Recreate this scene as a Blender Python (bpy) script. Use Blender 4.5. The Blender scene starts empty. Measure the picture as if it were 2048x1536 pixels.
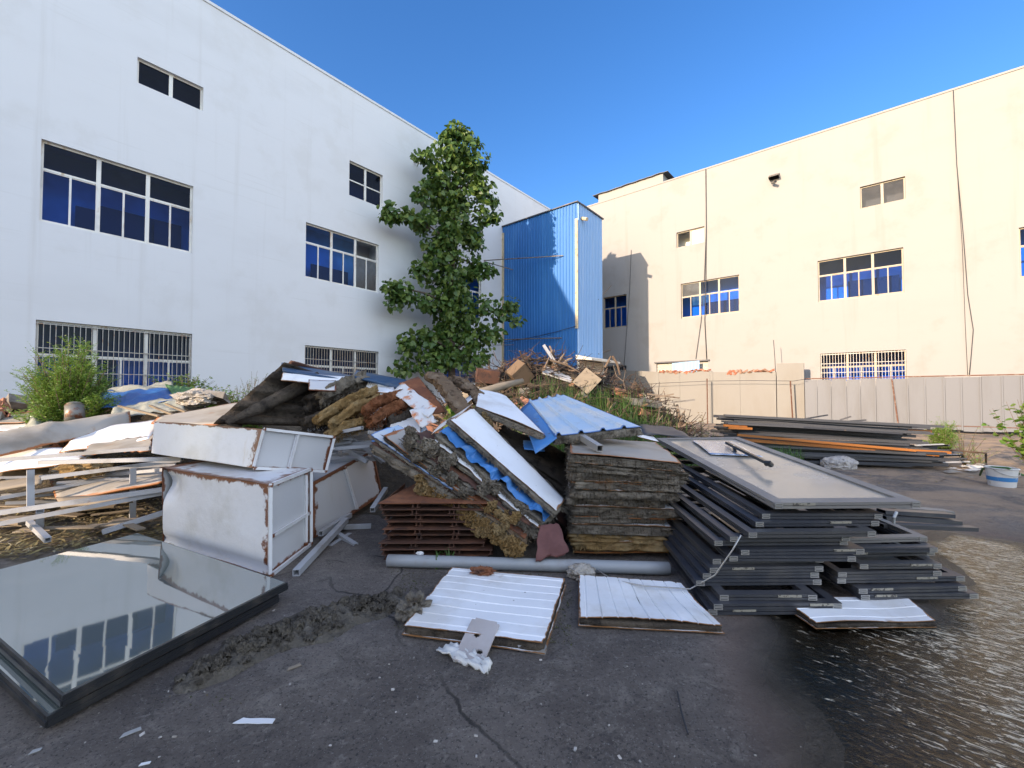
import bpy, math, random
from mathutils import Vector as V, Matrix, noise as mnoise
random.seed(7)
SC = bpy.context.scene
COL = SC.collection
R = math.radians
# ------------------------------------------------------------------ camera
F_PX, HOR = 838.0, 790.0
PITCH = math.atan((HOR - 768.0) / F_PX)
CAM = V((0, 0, 1.6))
cd = bpy.data.cameras.new("camera")
cam = bpy.data.objects.new("camera", cd); COL.objects.link(cam)
cd.sensor_width = 36.0; cd.lens = 36.0 * F_PX / 2048.0
cd.clip_start = 0.05; cd.clip_end = 3000
cam.location = CAM; cam.rotation_euler = (R(90) + PITCH, 0, 0)
SC.camera = cam
SC.render.resolution_x, SC.render.resolution_y = 1024, 768
# ------------------------------------------------------------------ light
SUN_H = V((0.7549, 0.656, 0))            # horizontal travel of the light
SUN_EL = R(16.5)
w = bpy.data.worlds.new("World"); SC.world = w; w.use_nodes = True
wn = w.node_tree; wn.nodes.clear()
sky = wn.nodes.new("ShaderNodeTexSky"); sky.sky_type = 'NISHITA'; sky.sun_disc = False
sky.sun_elevation = SUN_EL; sky.sun_rotation = math.atan2(-SUN_H.x, -SUN_H.y)
sky.air_density = 1.0; sky.dust_density = 1.0; sky.ozone_density = 2.6
hs = wn.nodes.new("ShaderNodeHueSaturation"); hs.inputs['Saturation'].default_value = 1.27; hs.inputs['Hue'].default_value = 0.510
bg = wn.nodes.new("ShaderNodeBackground"); bg.inputs[1].default_value = 0.080
wo = wn.nodes.new("ShaderNodeOutputWorld")
wn.links.new(sky.outputs[0], hs.inputs['Color']); wn.links.new(hs.outputs[0], bg.inputs[0])
# bright cloud added to the sky behind the photographer, unseen, to fill shaded walls
tc = wn.nodes.new("ShaderNodeTexCoord"); dt = wn.nodes.new("ShaderNodeVectorMath"); dt.operation = 'DOT_PRODUCT'; dt.inputs[1].default_value = (0.66, -0.66, 0.36)
wn.links.new(tc.outputs['Generated'], dt.inputs[0])
mk = wn.nodes.new("ShaderNodeMapRange"); mk.interpolation_type = 'SMOOTHSTEP'; mk.inputs[1].default_value = 0.27; mk.inputs[2].default_value = 0.75; wn.links.new(dt.outputs['Value'], mk.inputs[0])
cn = wn.nodes.new("ShaderNodeTexNoise"); cn.inputs['Scale'].default_value = 3.0; cn.inputs['Detail'].default_value = 5; wn.links.new(tc.outputs['Generated'], cn.inputs['Vector'])
cr = wn.nodes.new("ShaderNodeMapRange"); cr.inputs[1].default_value = 0.3; cr.inputs[2].default_value = 0.6; cr.inputs[3].default_value = 0.5; wn.links.new(cn.outputs[0], cr.inputs[0])
cm = wn.nodes.new("ShaderNodeMath"); cm.operation = 'MULTIPLY'; wn.links.new(mk.outputs[0], cm.inputs[0]); wn.links.new(cr.outputs[0], cm.inputs[1])
cs = wn.nodes.new("ShaderNodeMath"); cs.operation = 'MULTIPLY'; cs.inputs[1].default_value = 0.37; wn.links.new(cm.outputs[0], cs.inputs[0])
bc = wn.nodes.new("ShaderNodeBackground"); bc.inputs[0].default_value = (0.94, 0.94, 0.90, 1); wn.links.new(cs.outputs[0], bc.inputs[1])
wa_ = wn.nodes.new("ShaderNodeAddShader"); wn.links.new(bg.outputs[0], wa_.inputs[0]); wn.links.new(bc.outputs[0], wa_.inputs[1]); wn.links.new(wa_.outputs[0], wo.inputs[0])
sl = bpy.data.lights.new("sun", 'SUN'); sl.energy = 2.0; sl.angle = R(0.5); sl.color = (1.0, 0.79, 0.59)
so = bpy.data.objects.new("sun", sl); COL.objects.link(so)
ld = V((SUN_H.x * math.cos(SUN_EL), SUN_H.y * math.cos(SUN_EL), -math.sin(SUN_EL)))
so.rotation_euler = ld.to_track_quat('-Z', 'Y').to_euler()
SC.view_settings.view_transform = 'Standard'; SC.view_settings.look = 'None'
SC.view_settings.exposure = 2.05; SC.view_settings.gamma = 1.0
SC.view_settings.use_curve_mapping = False
SC.cycles.max_bounces = 8; SC.cycles.diffuse_bounces = 4; SC.cycles.glossy_bounces = 4
SC.cycles.transparent_max_bounces = 12; SC.cycles.transmission_bounces = 4
SC.cycles.caustics_reflective = False; SC.cycles.caustics_refractive = False
SC.cycles.sample_clamp_indirect = 6.0
# ------------------------------------------------------------------ geometry helpers
cp, sp = math.cos(PITCH), math.sin(PITCH)
def ray(px, py):
    x, y = (px - 1024.0) / F_PX, -(py - 768.0) / F_PX
    return V((x, cp - sp * y, sp + cp * y))
def P(px, py, Y):
    d = ray(px, py); return CAM + d * (Y / d.y)
def G(px, py, z=0.0):
    d = ray(px, py); return CAM + d * ((z - CAM.z) / d.z)
def onplane(px, py, p0, n):
    d = ray(px, py); return CAM + d * ((p0 - CAM).dot(n) / d.dot(n))
def nz(x, y, z=0.0, s=1.0):
    return mnoise.noise(V((x * s + 3.17, y * s - 7.3, z * s + 1.9)))
def lerp(a, b, t): return a + (b - a) * t
rnd = random.uniform

class MB:
    def __init__(s): s.v = []; s.f = []; s.uv = []; s.mi = []
    def add(s, vs, fs, uvs=None, mi=0):
        o = len(s.v); s.v.extend([V(p) for p in vs])
        for k, f in enumerate(fs):
            s.f.append([o + i for i in f]); s.mi.append(mi)
            s.uv.append(uvs[k] if uvs else [(0.5, 0.5)] * len(f))
    def quad(s, a, b, c, d, mi=0):
        s.add([a, b, c, d], [[0, 1, 2, 3]], [[(0, 0), (1, 0), (1, 1), (0, 1)]], mi)
    def box(s, x0, x1, y0, y1, z0, z1, mi=0):
        v = [(x0,y0,z0),(x1,y0,z0),(x1,y1,z0),(x0,y1,z0),(x0,y0,z1),(x1,y0,z1),(x1,y1,z1),(x0,y1,z1)]
        s.hexa(v, mi)
    def hexa(s, v, mi=0):
        q = [(0, 0), (1, 0), (1, 1), (0, 1)]
        s.add(v, [[3,2,1,0],[4,5,6,7],[0,1,5,4],[1,2,6,5],[2,3,7,6],[3,0,4,7]], [q] * 6, mi)
    def bar(s, p, q, wd, ht, up=V((0, 0, 1)), mi=0, hollow=0):
        p, q = V(p), V(q); d = (q - p).normalized()
        sx = d.cross(up)
        if sx.length < 1e-4: sx = d.cross(V((1, 0, 0)))
        sx.normalize(); sz = sx.cross(d).normalized()
        a, b = sx * wd / 2, sz * ht / 2
        r = [p - a - b, p + a - b, p + a + b, p - a + b]
        t = [x + (q - p) for x in r]
        if not hollow: s.hexa(r + t, mi); return
        a2, b2 = sx * (wd / 2 - hollow), sz * (ht / 2 - hollow)
        r2 = [p - a2 - b2, p + a2 - b2, p + a2 + b2, p - a2 + b2]; t2 = [x + (q - p) for x in r2]
        fs = []; us = []; Q = [(0, 0), (1, 0), (1, 1), (0, 1)]
        for i in range(4):
            j = (i + 1) % 4
            fs += [[i, j, 4 + j, 4 + i], [8 + j, 8 + i, 12 + i, 12 + j], [j, i, 8 + i, 8 + j], [4 + i, 4 + j, 12 + j, 12 + i]]
            us += [Q] * 4
        s.add(r + t + r2 + t2, fs, us, mi)
    def tube(s, pts, r, n=8, mi=0, cap=True):
        pts = [V(p) for p in pts]; m = len(pts)
        rr = r if isinstance(r, (list, tuple)) else [r] * m
        vs = []; ref = V((0.13, 0.31, 0.94)).normalized()
        for i, p in enumerate(pts):
            d = (pts[min(i + 1, m - 1)] - pts[max(i - 1, 0)]).normalized()
            sx = d.cross(ref)
            if sx.length < 0.05: sx = d.cross(V((1, 0, 0)))
            sx.normalize(); sy = sx.cross(d)
            for k in range(n):
                a = 2 * math.pi * k / n
                vs.append(p + (sx * math.cos(a) + sy * math.sin(a)) * rr[i])
        fs = [[i*n+k, i*n+(k+1) % n, (i+1)*n+(k+1) % n, (i+1)*n+k] for i in range(m - 1) for k in range(n)]
        if cap: fs += [list(range(n))[::-1], [(m-1)*n+k for k in range(n)]]
        s.add(vs, fs, None, mi)
    def sheet(s, c4, nx, ny, th=0.0, prof=None, wob=0.0, ws=2.0, rag=0.0, rs=9.0, seed=0.0, mi=0):
        """bilinear panel A(0,0) B(1,0) C(1,1) D(0,1) with profile, wobble, ragged rim and thickness (downwards)"""
        A, B, C, D = [V(p) for p in c4]
        N = ((C - A).cross(D - B)); N = N.normalized()
        lu, lv = (B - A).length, (D - A).length
        top = []
        for j in range(ny + 1):
            for i in range(nx + 1):
                u, v = i / nx, j / ny
                u2, v2 = u, v
                if rag:
                    if i in (0, nx): u2 += (1 if i == 0 else -1) * abs(nz(v * lv * rs, seed, i)) * rag / lu
                    if j in (0, ny): v2 += (1 if j == 0 else -1) * abs(nz(u * lu * rs, seed + 5, j)) * rag / lv
                p = lerp(lerp(A, B, u2), lerp(D, C, u2), v2)
                h = (prof(u, v) if prof else 0) + (wob * nz(u * lu * ws, v * lv * ws, seed) if wob else 0)
                top.append(p + N * h)
        w1 = nx + 1
        fs = []; us = []
        for j in range(ny):
            for i in range(nx):
                fs.append([j*w1+i, j*w1+i+1, (j+1)*w1+i+1, (j+1)*w1+i])
                us.append([(i/nx, j/ny), ((i+1)/nx, j/ny), ((i+1)/nx, (j+1)/ny), (i/nx, (j+1)/ny)])
        if th:
            o = len(top); top += [p - N * th for p in top[:o]]
            nf = len(fs)
            for k in range(nf):
                fs.append([o + x for x in fs[k]][::-1]); us.append(us[k][::-1])
            rim = [i for i in range(nx)] + [j*w1+nx for j in range(ny)] + [ny*w1+nx-i for i in range(nx)] + [(ny-j)*w1 for j in range(ny)]
            for k in range(len(rim)):
                a, b = rim[k], rim[(k + 1) % len(rim)]
                fs.append([b, a, a + o, b + o]); us.append([(0, 0)] * 4)
        s.add(top, fs, us, mi)
    def slab(s, c4, nx, ny, nzs, th, amp=0.03, ns=6.0, seed=0.0, mi=0, topamp=0.3):
        """thick soft slab hanging th below c4, its sides torn by noise"""
        A, B, C, D = [V(p) for p in c4]
        N = ((C - A).cross(D - B)).normalized(); ctr = (A + B + C + D) / 4
        idx = {}; vs = []
        def vert(i, j, k):
            key = (i, j, k)
            if key in idx: return idx[key]
            u, v = i / nx, j / ny
            p = lerp(lerp(A, B, u), lerp(D, C, u), v) - N * (th * k / nzs)
            q = p * ns
            n1 = mnoise.noise(q + V((seed, 0, 0))) + 0.5 * mnoise.noise(q * 2.7 + V((0, seed, 0))) + 0.35 * mnoise.noise(q * 7.0)
            out = V((0, 0, 0))
            if i in (0, nx): out += (A - B).normalized() * (1 if i == 0 else -1)
            if j in (0, ny): out += (A - D).normalized() * (1 if j == 0 else -1)
            lay = 0.5 * mnoise.noise(V((seed * 3.1, k * 1.7, 2.2)))
            if 0 < k < nzs or amp > 0.02: p = p + out * amp * (n1 + lay)
            if k in (0, nzs): p = p + N * (amp * topamp * n1) * (1 if k else 0.6)
            idx[key] = len(vs); vs.append(p); return idx[key]
        fs = []; us = []
        def q4(a, b, c, d): fs.append([a, b, c, d]); us.append([(0.5, 0.5)] * 4)
        for i in range(nx):
            for j in range(ny):
                q4(vert(i,j,0), vert(i+1,j,0), vert(i+1,j+1,0), vert(i,j+1,0))
                q4(vert(i,j+1,nzs), vert(i+1,j+1,nzs), vert(i+1,j,nzs), vert(i,j,nzs))
        for k in range(nzs):
            for i in range(nx):
                q4(vert(i,0,k+1), vert(i+1,0,k+1), vert(i+1,0,k), vert(i,0,k))
                q4(vert(i,ny,k), vert(i+1,ny,k), vert(i+1,ny,k+1), vert(i,ny,k+1))
            for j in range(ny):
                q4(vert(0,j,k), vert(0,j+1,k), vert(0,j+1,k+1), vert(0,j,k+1))
                q4(vert(nx,j,k+1), vert(nx,j+1,k+1), vert(nx,j+1,k), vert(nx,j,k))
        s.add(vs, fs, us, mi)
    def lump(s, c, rx, ry, rz, amp=0.35, ns=1.6, seed=0.0, sub=3, mi=0, flat=None):
        import bmesh
        bm = bmesh.new(); bmesh.ops.create_icosphere(bm, subdivisions=sub, radius=1.0)
        vs = []
        for v in bm.verts:
            q = v.co * ns + V((seed, seed * 0.7, -seed))
            k = 1 + amp * (mnoise.noise(q) + 0.5 * mnoise.noise(q * 2.3) + 0.3 * mnoise.noise(q * 5.1))
            p = v.co * k; p = V((p.x * rx, p.y * ry, p.z * rz)) + V(c)
            if flat is not None and p.z < flat: p.z = flat
            vs.append(p)
        fs = [[v.index for v in f.verts] for f in bm.faces]; bm.free()
        s.add(vs, fs, None, mi)
    def rock(s, c, size, seed, mi=0):
        """angular chunk"""
        rs = random.Random(seed); hx, hy, hz = [d * 0.5 for d in size]
        M = Matrix.Rotation(rs.uniform(0, 6.3), 3, 'Z') @ Matrix.Rotation(rs.uniform(-.6, .6), 3, 'X') @ Matrix.Rotation(rs.uniform(-.6, .6), 3, 'Y')
        v = [M @ V((sx * hx * rs.uniform(.65, 1.15), sy * hy * rs.uniform(.65, 1.15), sz * hz * rs.uniform(.65, 1.15))) + V(c)
             for sx, sy, sz in ((-1,-1,-1),(1,-1,-1),(1,1,-1),(-1,1,-1),(-1,-1,1),(1,-1,1),(1,1,1),(-1,1,1))]
        s.hexa(v, mi)
    def leaf(s, p, d, up, L, W, fold=0.25, heart=False, mi=0):
        d = V(d).normalized(); sd = d.cross(up)
        if sd.length < 1e-3: sd = d.cross(V((1, 0, 0)))
        sd.normalize(); n = sd.cross(d)
        if heart:
            pr = [(0, 0), (0.15, 0.48), (0.45, 0.5), (0.75, 0.28), (1, 0), (0.75, -0.28), (0.45, -0.5), (0.15, -0.48)]
            mid = [(0.15, 0), (0.5, 0), (0.75, 0)]
            q = lambda a, b: p + d * (a * L) + sd * (b * W) + n * (fold * abs(b) * W - 0.25 * a * a * L * fold * 2)
            vs = [q(*x) for x in pr] + [q(*x) for x in mid]
            s.add(vs, [[0,1,8],[1,2,9,8],[2,3,10,9],[3,4,10],[4,5,10],[5,6,9,10],[6,7,8,9],[7,0,8]], None, mi)
        else:
            a, b, c = p + d * (0.5 * L) + sd * (W / 2) + n * (fold * W / 2), p + d * L - n * (fold * L * .3), p + d * (0.5 * L) - sd * (W / 2) + n * (fold * W / 2)
            s.add([p, a, b, c], [[0, 1, 2], [0, 2, 3]], None, mi)
    def shag(s, p, q, out, th, n, L0=.05, mi=0, seed=1):
        """loose fibres along the edge p-q, th deep"""
        r = random.Random(seed)
        for i in range(n):
            c = lerp(p, q, r.random()) + V((0, 0, -r.random() * th)) - out * .01
            k = .4 + 1.2 * max(0, nz(c.x * 9, c.y * 9, c.z * 9) + .35); d = (out * r.uniform(.5, 1.2) + V((r.uniform(-.7, .7), r.uniform(-.4, .4), r.uniform(-1.2, .35)))).normalized()
            s.leaf(c, d, V((r.uniform(-1, 1), r.uniform(-1, 1), r.uniform(-1, 1))), L0 * k * r.uniform(.5, 1.5), r.uniform(.004, .014), .3, mi=mi)
    def build(s, name, mats, parent=None, smooth=False, local=False, loc=None):
        """world-space vertices unless local; a top-level mesh gets its origin at its base centre"""
        me = bpy.data.meshes.new(name)
        if parent is not None: off = V((0, 0, 0)) if local else wloc(parent)
        elif loc is not None: off = V(loc)
        elif local: off = V((0, 0, 0))
        else:
            n = max(1, len(s.v)); off = V((sum(p.x for p in s.v) / n, sum(p.y for p in s.v) / n, min(p.z for p in s.v)))
        me.from_pydata([tuple(p - off) for p in s.v], [], s.f)
        uvl = me.uv_layers.new(name="UVMap"); flat = [c for f in s.uv for uvc in f for c in uvc]
        uvl.data.foreach_set("uv", flat)
        for m in (mats if isinstance(mats, (list, tuple)) else [mats]): me.materials.append(m)
        me.polygons.foreach_set("material_index", s.mi)
        if smooth: me.polygons.foreach_set("use_smooth", [True] * len(s.f))
        me.update()
        o = bpy.data.objects.new(name, me); COL.objects.link(o)
        if parent is not None: o.parent = parent
        else: o.location = off
        return o
def wloc(o):
    p = V(o.location)
    while o.parent is not None: o = o.parent; p = p + V(o.location)
    return p
def tag(o, label=None, cat=None, group=None, kind=None):
    if label: o["label"] = label; o["kind"] = kind or "thing"
    if cat: o["category"] = cat
    if group: o["group"] = group
    if kind: o["kind"] = kind
    return o
def thing(name, label, cat, loc=(0, 0, 0), rotz=0.0, group=None):
    o = bpy.data.objects.new(name, None); COL.objects.link(o)
    o.location = V(loc); o.rotation_euler = (0, 0, rotz); o.empty_display_size = 0.2
    return tag(o, label, cat, group)
def copy_tree(o, parent=None):
    c = o.copy(); COL.objects.link(c)
    if parent is not None: c.parent = parent
    for ch in [x for x in bpy.data.objects if x.parent == o]: copy_tree(ch, c)
    return c

# ------------------------------------------------------------------ materials
def mat(name, base, rough=0.6, metal=0.0, layers=(), bump=(), spec=0.5, edge=None, sss=0, rough_n=None, alpha_tr=None):
    """base colour with noise layers: (scale|(sx,sy,sz), detail, colour, lo, hi[, amount]) masks by world position;
    edge = (colour, width, jitter) follows the rim of each panel (UV); bump = [(scale, strength, dist)]"""
    m = bpy.data.materials.new(name); m.use_nodes = True; nt = m.node_tree; nt.nodes.clear(); L = nt.links.new
    out = nt.nodes.new("ShaderNodeOutputMaterial"); b = nt.nodes.new("ShaderNodeBsdfPrincipled")
    L(b.outputs[0], out.inputs[0])
    b.inputs['Roughness'].default_value = rough; b.inputs['Metallic'].default_value = metal
    b.inputs['Specular IOR Level'].default_value = spec
    geo = nt.nodes.new("ShaderNodeNewGeometry")
    def noise(scale, detail, off=0.0, dist=0.0):
        mp = nt.nodes.new("ShaderNodeMapping"); sc = scale if isinstance(scale, (tuple, list)) else (scale,) * 3
        mp.inputs['Scale'].default_value = sc; mp.inputs['Location'].default_value = (off, off * .7, off * 1.3)
        L(geo.outputs['Position'], mp.inputs[0])
        n = nt.nodes.new("ShaderNodeTexNoise"); n.inputs['Scale'].default_value = 1.0; n.inputs['Detail'].default_value = detail
        n.inputs['Roughness'].default_value = 0.62; n.inputs['Distortion'].default_value = dist
        L(mp.outputs[0], n.inputs['Vector']); return n.outputs[0]
    def rng(x, lo, hi, a=1.0):
        r = nt.nodes.new("ShaderNodeMapRange"); r.inputs[1].default_value = lo; r.inputs[2].default_value = hi
        r.inputs[4].default_value = a; r.interpolation_type = 'SMOOTHSTEP'; L(x, r.inputs[0]); return r.outputs[0]
    def mix(fac, a, c):
        x = nt.nodes.new("ShaderNodeMix"); x.data_type = 'RGBA'; L(fac, x.inputs[0])
        if isinstance(a, tuple): x.inputs[6].default_value = (*a, 1)
        else: L(a, x.inputs[6])
        if isinstance(c, tuple): x.inputs[7].default_value = (*c, 1)
        else: L(c, x.inputs[7])
        return x.outputs[2]
    col = base; off = (sum(map(ord, name)) % 97) * 1.37
    rmask = None
    for k, ly in enumerate(layers):
        if ly[0] == 'island':
            f = rng(geo.outputs['Random Per Island'], ly[3], ly[4], ly[5] if len(ly) > 5 else 1.0)
        elif ly[0] == 'object':
            oi = nt.nodes.new("ShaderNodeObjectInfo"); f = rng(oi.outputs['Random'], ly[3], ly[4], ly[5] if len(ly) > 5 else 1.0)
        else:
            f = rng(noise(ly[0], ly[1], off + k * 13.1), ly[3], ly[4], ly[5] if len(ly) > 5 else 1.0)
        col = mix(f, col, ly[2])
        if k == 0 and rough_n is not None: rmask = f
    if edge:
        uv = nt.nodes.new("ShaderNodeUVMap"); sx = nt.nodes.new("ShaderNodeSeparateXYZ"); L(uv.outputs[0], sx.inputs[0])
        def mth(op, a, c=None):
            x = nt.nodes.new("ShaderNodeMath"); x.operation = op
            for i, q in ((0, a), (1, c)):
                if q is None: continue
                if isinstance(q, (int, float)): x.inputs[i].default_value = q
                else: L(q, x.inputs[i])
            return x.outputs[0]
        mn = mth('MINIMUM', mth('MINIMUM', sx.outputs[0], mth('SUBTRACT', 1.0, sx.outputs[0])), mth('MINIMUM', sx.outputs[1], mth('SUBTRACT', 1.0, sx.outputs[1])))
        nn = noise(edge[3] if len(edge) > 3 else 9.0, 5.0, off + 55)
        v = mth('ADD', mn, mth('MULTIPLY', mth('SUBTRACT', nn, 0.5), edge[2]))
        f = rng(v, edge[1], edge[1] * 0.45)
        col = mix(f, col, edge[0])
    if isinstance(col, tuple): b.inputs['Base Color'].default_value = (*col, 1)
    else: L(col, b.inputs['Base Color'])
    if rmask is not None:
        r = nt.nodes.new("ShaderNodeMapRange"); L(rmask, r.inputs[0]); r.inputs[3].default_value = rough; r.inputs[4].default_value = rough_n
        L(r.outputs[0], b.inputs['Roughness'])
    prev = None
    for k, bp in enumerate(bump):
        n = noise(bp[0], 6.0, off + 31 + k * 7); bn = nt.nodes.new("ShaderNodeBump")
        bn.inputs['Strength'].default_value = bp[1]; bn.inputs['Distance'].default_value = bp[2]; L(n, bn.inputs['Height'])
        if prev: L(prev, bn.inputs['Normal'])
        prev = bn.outputs[0]
    if prev: L(prev, b.inputs['Normal'])
    if sss:      # thin leaf: some light comes through
        tr = nt.nodes.new("ShaderNodeBsdfTranslucent"); ms = nt.nodes.new("ShaderNodeMixShader"); ms.inputs[0].default_value = sss
        if isinstance(col, tuple): tr.inputs[0].default_value = (*col, 1)
        else: L(col, tr.inputs[0])
        L(b.outputs[0], ms.inputs[1]); L(tr.outputs[0], ms.inputs[2]); L(ms.outputs[0], out.inputs[0])
    return m
def glass_mat(name, tint, refl=0.12, rough=0.02, dirt=None):
    m = bpy.data.materials.new(name); m.use_nodes = True; nt = m.node_tree; nt.nodes.clear(); L = nt.links.new
    out = nt.nodes.new("ShaderNodeOutputMaterial")
    tr = nt.nodes.new("ShaderNodeBsdfTransparent"); tr.inputs[0].default_value = (*tint, 1)
    gl = nt.nodes.new("ShaderNodeBsdfGlossy"); gl.inputs['Roughness'].default_value = rough; gl.inputs[0].default_value = (0.34, 0.37, 0.40, 1)
    fr = nt.nodes.new("ShaderNodeFresnel"); fr.inputs[0].default_value = 1.5
    ad = nt.nodes.new("ShaderNodeMath"); ad.operation = 'ADD'; ad.inputs[1].default_value = refl; ad.use_clamp = True
    g0 = nt.nodes.new("ShaderNodeNewGeometry"); n0 = nt.nodes.new("ShaderNodeTexNoise"); n0.inputs['Scale'].default_value = 1.1; L(g0.outputs['Position'], n0.inputs['Vector'])
    b0 = nt.nodes.new("ShaderNodeBump"); b0.inputs['Strength'].default_value = .25; b0.inputs['Distance'].default_value = .05; L(n0.outputs[0], b0.inputs['Height']); L(b0.outputs[0], gl.inputs['Normal'])
    mx = nt.nodes.new("ShaderNodeMixShader"); L(fr.outputs[0], ad.inputs[0]); L(ad.outputs[0], mx.inputs[0]); L(tr.outputs[0], mx.inputs[1]); L(gl.outputs[0], mx.inputs[2])
    last = mx.outputs[0]
    if dirt:
        g = nt.nodes.new("ShaderNodeNewGeometry"); n = nt.nodes.new("ShaderNodeTexNoise"); n.inputs['Scale'].default_value = dirt[2]; n.inputs['Detail'].default_value = 6
        L(g.outputs['Position'], n.inputs['Vector'])
        r = nt.nodes.new("ShaderNodeMapRange"); r.inputs[1].default_value = 0.4; r.inputs[2].default_value = 0.75; r.inputs[3].default_value = dirt[1] * .5; r.inputs[4].default_value = dirt[1]
        L(n.outputs[0], r.inputs[0]); df = nt.nodes.new("ShaderNodeBsdfDiffuse"); df.inputs[0].default_value = (*dirt[0], 1)
        m2 = nt.nodes.new("ShaderNodeMixShader"); L(r.outputs[0], m2.inputs[0]); L(last, m2.inputs[1]); L(df.outputs[0], m2.inputs[2]); last = m2.outputs[0]
    L(last, out.inputs[0]); return m

RUST = (0.16, 0.055, 0.022); RUST2 = (0.30, 0.11, 0.03); DIRT = (0.20, 0.165, 0.125)
M = {}
M['wall'] = mat('wall_paint', (0.68, 0.685, 0.69), 0.75, layers=[((0.25, 0.25, 0.6), 3, (0.62, 0.62, 0.62), 0.45, 0.8, 0.7), ((2.4, 2.4, 0.08), 5, (0.56, 0.55, 0.53), 0.56, 0.80, 0.55), ((0.35, 0.35, 9), 4, (0.60, 0.595, 0.585), 0.58, 0.75, 0.5), (0.5, 6, (0.61, 0.605, 0.59), 0.52, 0.66, 0.5)], bump=[(2.0, 0.12, 0.03), (30, 0.08, 0.01)], spec=0.25)
M['cream'] = mat('cream_wall_paint', (0.325, 0.307, 0.288), 0.75, layers=[((0.25, 0.25, 0.9), 4, (.314,.294,.274), 0.45, 0.8, 0.7), ((1.6, 1.6, 0.10), 4, (0.275, 0.252, 0.225), 0.54, 0.78, 0.6), (0.5, 6, (0.28, 0.26, 0.232), 0.52, 0.66, 0.5)], bump=[(2.0, 0.12, 0.03), (30, 0.08, 0.01)], spec=0.25)
M['frame'] = mat('window_frame_paint', (0.74, 0.72, 0.66), 0.5, layers=[((3, 3, 0.9), 4, (0.42, 0.27, 0.12), 0.56, 0.74), (1.1, 3, (0.60, 0.58, 0.54), 0.5, 0.7)])
M['framecream'] = mat('ochre_window_frame', (0.36, 0.30, 0.21), 0.5, layers=[((3, 3, 0.9), 4, (0.24, 0.15, 0.06), 0.54, 0.74), (1.1, 3, (0.30, 0.27, 0.22), 0.5, 0.7)])
M['glass'] = glass_mat('blue_tinted_glass', (0.09, 0.36, 0.90), -0.01, 0.02, dirt=((0.10, 0.12, 0.18), 0.03, 1.3))
M['glass_dark'] = glass_mat('dark_tinted_glass', (0.06, 0.12, 0.33), -0.01, 0.04, dirt=((0.10, 0.11, 0.14), 0.05, 1.3))
M['glass_dusty'] = glass_mat('dusty_glass', (0.35, 0.36, 0.38), 0.03, 0.1, dirt=((0.16, 0.15, 0.14), 0.5, 2.0))
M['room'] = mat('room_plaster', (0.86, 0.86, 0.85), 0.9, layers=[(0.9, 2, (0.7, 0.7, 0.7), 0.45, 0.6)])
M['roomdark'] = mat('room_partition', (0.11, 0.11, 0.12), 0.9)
M['grille'] = mat('grille_steel', (0.36, 0.345, 0.32), 0.45, 0.3, layers=[(5, 4, (0.30, 0.17, 0.09), 0.55, 0.72)])
M['roofsheet'] = mat('roof_sheet', (0.10, 0.10, 0.105), 0.6, layers=[(2, 4, (0.20, 0.16, 0.13), 0.5, 0.7)])
M['towerblue'] = mat('blue_cladding', (0.026, 0.15, 0.42), 0.42, layers=[((2.0, 2.0, 0.35), 4, (0.040, 0.185, 0.47), 0.42, 0.75), ((5, 5, 0.25), 5, (0.07, 0.16, 0.30), 0.62, 0.85, 0.6)], spec=0.4)
M['towerpale'] = mat('faded_blue_cladding', (0.30, 0.48, 0.72), 0.42, layers=[((5, 5, 0.25), 5, (0.42, 0.56, 0.74), 0.5, 0.8)], spec=0.4)
M['trimbeige'] = mat('beige_trim', (0.50, 0.42, 0.28), 0.6, layers=[(4, 4, (0.30, 0.22, 0.13), 0.5, 0.7)])
M['shutter'] = mat('shutter_slats', (0.62, 0.58, 0.50), 0.5, layers=[(3, 4, (0.42, 0.35, 0.26), 0.55, 0.75)])
M['black'] = mat('matt_black', (0.015, 0.015, 0.017), 0.6)
M['cable'] = mat('cable_rubber', (0.03, 0.03, 0.033), 0.6)
M['steelrod'] = mat('steel_rod', (0.20, 0.19, 0.17), 0.5, 0.4, layers=[(8, 4, RUST, 0.5, 0.66)])
M['fencecream'] = mat('fence_cream', (0.215, 0.202, 0.178), 0.6, layers=[((0.8, 0.8, 0.3), 4, (0.20, 0.182, 0.153), 0.45, 0.7), ((3, 3, .2), 4, (0.16, 0.14, 0.113), 0.66, 0.85)])
M['fencegrey'] = mat('fence_grey', (0.150, 0.154, 0.164), 0.55, layers=[((1.2, 1.2, 0.2), 4, (0.130, 0.130, 0.134), 0.45, 0.7), ((5, 5, .3), 5, (0.10, 0.088, 0.072), 0.66, 0.85)])
M['brick'] = mat('brick', (0.36, 0.13, 0.07), 0.9, layers=[(6, 4, (0.50, 0.42, 0.35), 0.52, 0.7), ('island', 0, (0.30, 0.17, 0.11), 0.3, 0.9)], bump=[(25, 0.5, 0.02)])
M['rustypost'] = mat('rusty_post', (0.13, 0.055, 0.03), 0.75, layers=[(6, 4, (0.22, 0.16, 0.12), 0.5, 0.7)])

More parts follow.
